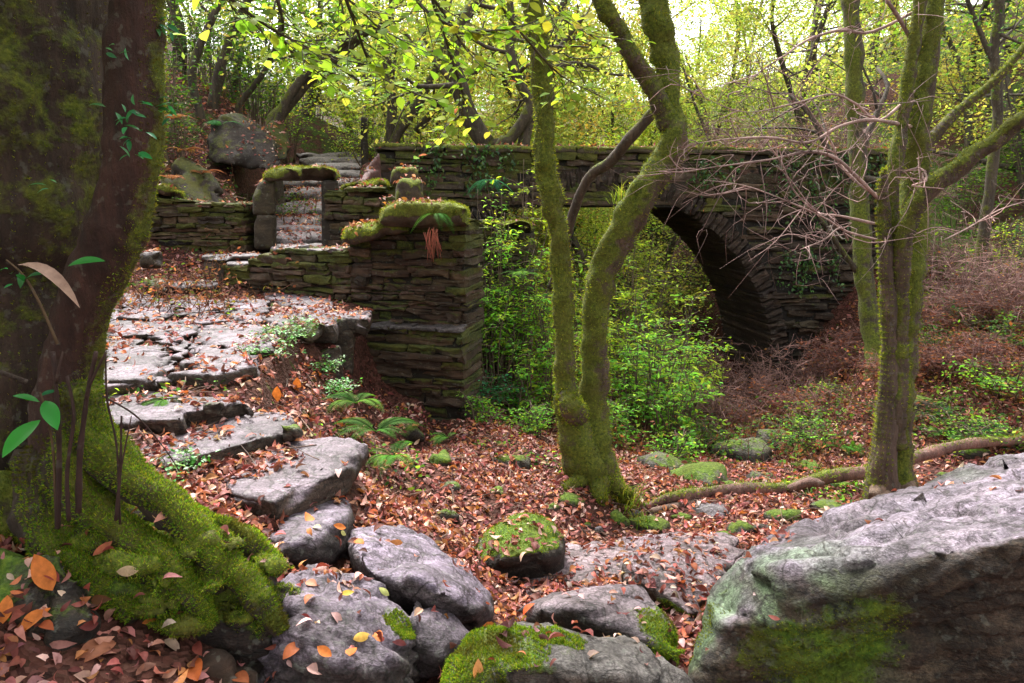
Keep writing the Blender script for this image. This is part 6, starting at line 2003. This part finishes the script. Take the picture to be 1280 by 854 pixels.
def keep_fn(p):
    x, y, z = p.T
    q = np.c_[x * 1.1, y * 1.1, x * 0]
    ns = fbm(q, 3, 31, .6)
    on = z - ground(p) > .035
    rock = .014 + .06 * np.maximum(0, ns)
    rock = np.where((x > -.3) & (x < 1.5) & (y > 3.5) & (y < 5.4) & (z < .6), (.30 + .5 * ns), rock)     # the broad flat slab holds many
    rock = np.where((x > .9) & (y < 4.8) & ~((x < 1.5) & (y > 3.5) & (z < .6)), .004, rock)             # the big boulder sheds them
    rock = np.where((x < -.7) & (y > 2.2) & (y < 3.3), .22 + .4 * ns, rock)
    rock = np.where((x < -.8) & (y > 4.6) & (y < 9.3), .20 + .4 * ns, rock)
    rock = np.where((y > 9.3) & (z > 1.2), .2 + .3 * ns, rock)
    rock = np.where((y > 10.5) & (x < -3.2), .05, rock)
    rock = np.where((y > 10.7) & (x < -1.5) & (x > -4.6), .42 + .4 * ns, rock)
    soil = np.clip(.95 + .9 * ns, .12, 1)
    terr = (x < -1.0) & (y > 4.4) & (y < 9.2) & (z > .75)
    soil = np.where(terr, soil * .5, soil)
    soil = soil * (1 - .2 * sstep(8, 11, y))
    soil = np.where((y < 2.5) & (x < .2), soil * .35, soil)                                               # bare earth in the hollow under the mound
    return np.where(on, rock, soil)


lit = MB()
for k, tpl in enumerate(LEAFD):
    pos, nr, m = drop_leaves(38000, fan, .07, keep_fn, 40 + k)
    yaw = rl.uniform(0, 6.283, m)
    dirs = np.c_[np.cos(yaw), np.sin(yaw), rl.normal(size=m) * .12]
    dirs = dirs - nr * (dirs * nr).sum(1, keepdims=True)
    rr = np.hypot(pos[:, 0], pos[:, 1])
    size = rl.uniform(.030, .080, m) * (1 + .025 * np.clip(rr - 5, 0, 12))
    C = pick(PAL_LITTER, m, rl, .25)
    scatter(lit, tpl, pos, frames(dirs, nr), size, C)
tag(lit.build('leaf_litter', M_DEAD), 'red brown fallen leaves covering the ground, slabs and gully', 'fallen leaves', kind='stuff')

gc = MB()
def keep_green(p):
    x, y, z = p.T
    ns = fbm(np.c_[x * .9, y * .9, x * 0 + 7], 3, 55, .6)
    return np.clip(sstep(.14, .45, ns) * (.35 + .45 * sstep(2, 5, x)) * sstep(4.2, 6, y) + .45 * sstep(.12, .35, ns), 0, 1) * (z - ground(p) < .035)


pos, nr, m = drop_leaves(70000, lambda n, r: fan(n, r, 3, 19, p=.9), .04, keep_green, 71, .3, tilt=.6)
yaw = rl.uniform(0, 6.283, m)
pos = pos + nr * (np.abs(rl.normal(size=m)) * .05)[:, None]
scatter(gc, LEAF9, pos, frames(np.c_[np.cos(yaw), np.sin(yaw), rl.normal(size=m) * .4], nr), rl.uniform(.03, .06, m), pick(PAL_DARKG + PAL_BRIGHT + [(.16, .20, .03)], m, rl))
tag(gc.build('ground_cover', M_LEAF), 'small green leaves of ground cover in patches between the fallen leaves', 'ground cover', kind='stuff')
br = MB()
def keep_brush(p):
    x, y, z = p.T
    ns = fbm(np.c_[x * .7, y * .7, x * 0 + 3], 3, 95, .6)
    return np.clip((.18 + 1.0 * ns + .3 * sstep(2, 4, x)) * sstep(6.8, 8.0, y) * ((x > 1.2) | (x < -3) | (y > 9.5)) * (p[:, 2] - ground(p) < .15), 0, 1)


pos, nr, m = drop_leaves(26000, lambda n, r: fan(n, r, 6, 18, p=.8), .1, keep_brush, 73, .2)
LP, LD = [], []
for k in range(m):
    d = norm(nr[k] * .6 + rl.normal(size=3) * .7 + [0, 0, .35])
    L = rl.uniform(.12, .5)
    e = pos[k] + d * L
    mid = pos[k] + d * L * .5 + rl.normal(size=3) * .04
    tube(br, [pos[k] - d * .03, mid, e], [.005, .004, .0015], 3, .3, 0, 1, k, np.array((.20, .11, .085)) * rl.uniform(.4, 1.5), -.3)
    for q in range(5):
        t = rl.uniform(.2, 1)
        LP.append(pos[k] + d * L * t + rl.normal(size=3) * .04)
        LD.append(d)
LP, LD = np.array(LP), np.array(LD)
n = len(LP)

isg = fbm(LP * .8, 3, 19) > .05
C = np.where(isg[:, None], pick(PAL_DARKG + PAL_GREEN + [(.20, .28, .04)], n, rl), pick([(.22, .08, .05), (.30, .13, .08), (.15, .06, .04), (.12, .11, .03)], n, rl))
scatter(br, LEAF4, LP, frames(norm(LD * .4 + rand_dirs(n, rl, .4)), norm(np.array([0, -.1, 1.0]) + rl.normal(size=(n, 3)) * .5)), rl.uniform(.035, .08, n), C)
tag(br.build('brushwood', M_LEAF), 'low tangle of dry bracken, brambles and seedlings over the banks', 'undergrowth', kind='stuff')
tw = MB()
pos, nr, m = drop_leaves(1800, lambda n, r: fan(n, r, 4.2, 13, p=1.0), .1, lambda p: (p[:, 2] - ground(p) < .04) * .7, 72, .4)
for k in range(m):
    a = rl.uniform(0, 6.283)
    t = np.array([math.cos(a), math.sin(a), 0])
    t = norm(t - nr[k] * (t @ nr[k]))
    L = rl.uniform(.06, .22)
    c = pos[k] + nr[k] * .02
    tube(tw, [c - t * L, c + rl.normal(size=3) * .015, c + t * L], np.array([.005, .0045, .002]) * rl.uniform(.5, 1.3), 4, .2, 0, 1, k, np.array((.10, .06, .045)) * rl.uniform(.5, 2.2), -.2)
tag(tw.build('fallen_twigs', M_TWIG), 'thin dead twigs scattered over the fallen leaves', 'twigs', kind='stuff')

# moss shoots on the near mossy rocks
rm = np.random.default_rng(77)
mo = MB()
for nm, n, s in (('root_mound', 80000, .0085), ('mossy_boulder', 9000, .009), ('mossy_boulder.001', 40000, .0075), ('mossy_slab', 12000, .0075), ('boulder', 14000, .006), ('tilted_slab', 3000, .007), ('swirled_boulder', 8000, .0065)):
    V, Nn, m = o_data[nm]
    host = col.objects[nm]
    mb = MB()
    fuzz(mb, V, Nn, m, n, s, rm, PAL_MOSSG if nm != 'boulder' else PAL_MOSS, .38 if nm != 'root_mound' else .55)
    mb.build('moss', M_MOSS, host, np.array(host.location))

for o, V, Nn, org in CAPS:
    mb = MB()
    fuzz(mb, V, Nn, .3 + .7 * Nn[:, 2] + .4 * fbm(V * 3, 3, 6), 5000, .016, rm, PAL_MOSS, .25)
    mb.build('moss', M_MOSS, o, org)


def ray_px(px, py):
    o = Vector((0, 0, CAM_Z))
    d = Vector(P(px, py, 5.0)) - o
    h = BV.ray_cast(o, d.normalized())
    return h[0], h[1]


ORANGE, REDB, YEL, CREAM, PINK = (.62, .19, .05), (.38, .11, .045), (.55, .38, .06), (.60, .50, .28), (.52, .25, .17)
for (px, py, L, yaw, c, lab) in (
        (470, 797, .10, 1.9, ORANGE, 'largest orange leaf, right hand of the cluster on the swirled boulder'), (452, 797, .075, .6, (.60, .36, .08), 'yellowish orange leaf behind the cluster on the swirled boulder'), (436, 817, .075, .9, ORANGE, 'orange leaf lowest of the cluster on the swirled boulder'),
        (407, 817, .07, 2.5, ORANGE, 'triangular orange leaf alone on the front of the swirled boulder'), (366, 814, .095, 1.0, REDB, 'curled red brown leaf at the left flank of the swirled boulder'), (479, 740, .06, 2.8, (.52, .55, .20), 'pale green leaf on the ridge of the swirled boulder'),
        (434, 745, .055, .4, YEL, 'small yellow leaf in the swirls of the boulder'), (389, 731, .07, 2.6, PINK, 'pinkish leaf at the top of the swirled boulder'), (448, 677, .085, 2.4, ORANGE, 'red orange leaf on the upper end of the long slab'),
        (422, 660, .07, .1, ORANGE, 'orange leaf in the gap between the lowest step and long slab'), (428, 667, .05, .0, (.50, .50, .20), 'small greenish leaf beside the gap'), (387, 650, .09, 2.3, ORANGE, 'pointed orange leaf in the middle of the lowest step'),
        (396, 661, .055, 2.8, CREAM, 'cream leaf beside the pointed orange one on the lowest step'), (337, 686, .085, 2.2, (.50, .45, .20), 'narrow pale leaf lying on the moss of the mound'), (58, 716, .15, 2.0, ORANGE, 'big folded orange leaf at the left edge of the mound'),
        (44, 776, .11, 1.1, ORANGE, 'orange leaf below the big folded one at the left edge'), (10, 765, .10, 1.8, ORANGE, 'orange leaf cut by the left picture edge'), (199, 645, .07, 2.4, (.55, .34, .18), 'tan leaf high on the mossy root'),
        (160, 714, .075, .1, (.42, .30, .2), 'long pale twisted leaf on the mossy mound'), (187, 778, .06, .7, ORANGE, 'small orange leaf under the mossy ledge of the mound'), (240, 838, .15, 2.2, (.40, .10, .03), 'dark orange leaf at the lower edge below the mound'),
        (596, 845, .08, 1.6, (.55, .25, .10), 'leaf standing upright in the bright moss of the lower edge boulder'), (628, 750, .08, .3, (.70, .22, .05), 'bright orange leaf where the long slab meets the gully'), (620, 765, .07, 2.0, ORANGE, 'orange leaf just below the bright one in the gully'),
        (285, 538, .10, .1, (.50, .12, .05), 'red leaf on the leaf littered step'), (333, 570, .09, .1, (.55, .13, .05), 'red orange leaf at the back of the smooth pale step'), (365, 568, .09, 2.8, CREAM, 'cream leaf in the middle of the smooth pale step'),
        (370, 488, .13, 1.6, ORANGE, 'orange leaf standing on the slope right of the kerb plants'), (345, 500, .13, 1.5, ORANGE, 'orange leaf standing on the slope below the rounded flag'), (384, 545, .11, .3, CREAM, 'pale tan leaf at the right end of the smooth step'),
        (370, 552, .10, .2, (.50, .20, .10), 'brown leaf by the pale tan leaf near the smooth step'), (662, 762, .08, .4, (.65, .12, .04), 'red leaf on the front edge of the broad flat slab'), (655, 775, .07, .5, (.62, .42, .10), 'yellow leaf below the red one in the gully'),
        (130, 690, .08, .9, (.30, .09, .05), 'brown leaf in the hollow of the mound top'), (120, 815, .16, 1.2, (.26, .10, .06), 'large dull brown leaf in the dark under the mound'), (300, 850, .10, 2.6, (.30, .09, .04), 'brown leaf beside the swirled boulder at the lower edge')):
    h, nn = ray_px(px, py)
    if h is None:
        continue
    tpl = leaf_template(.52, .35 * random.choice((1, 1, -1)), .45 * random.choice((1, 1, -.6)), 9, random.uniform(.8, 1.05))
    n = np.array(nn)
    stand = 'standing' in lab
    if n[1] > 0:
        n = np.array([0, 0, 1.0])
    nrm = norm(n + np.array([random.uniform(-.15, .15), -.25, .15]))
    # yaw is in the picture: 0 to the right, pi/2 away from the camera
    d = np.array([math.cos(yaw), math.sin(yaw), .0])
    if stand:
        d, nrm = np.array([.1, .15, 1.0]), np.array([.2, -1.0, .1])
    d = norm(d - nrm * (d @ nrm))
    o = np.array(h) + n * .012 - d * L * .5
    if stand:
        o = np.array(h) - [0, 0, .02]
    b = MB()
    scatter(b, tpl, o[None], frames(d[None], nrm[None]), np.array([L]), np.array([c]))
    tag(b.build('fallen_leaf', M_DEAD, None, o), lab, 'leaf')
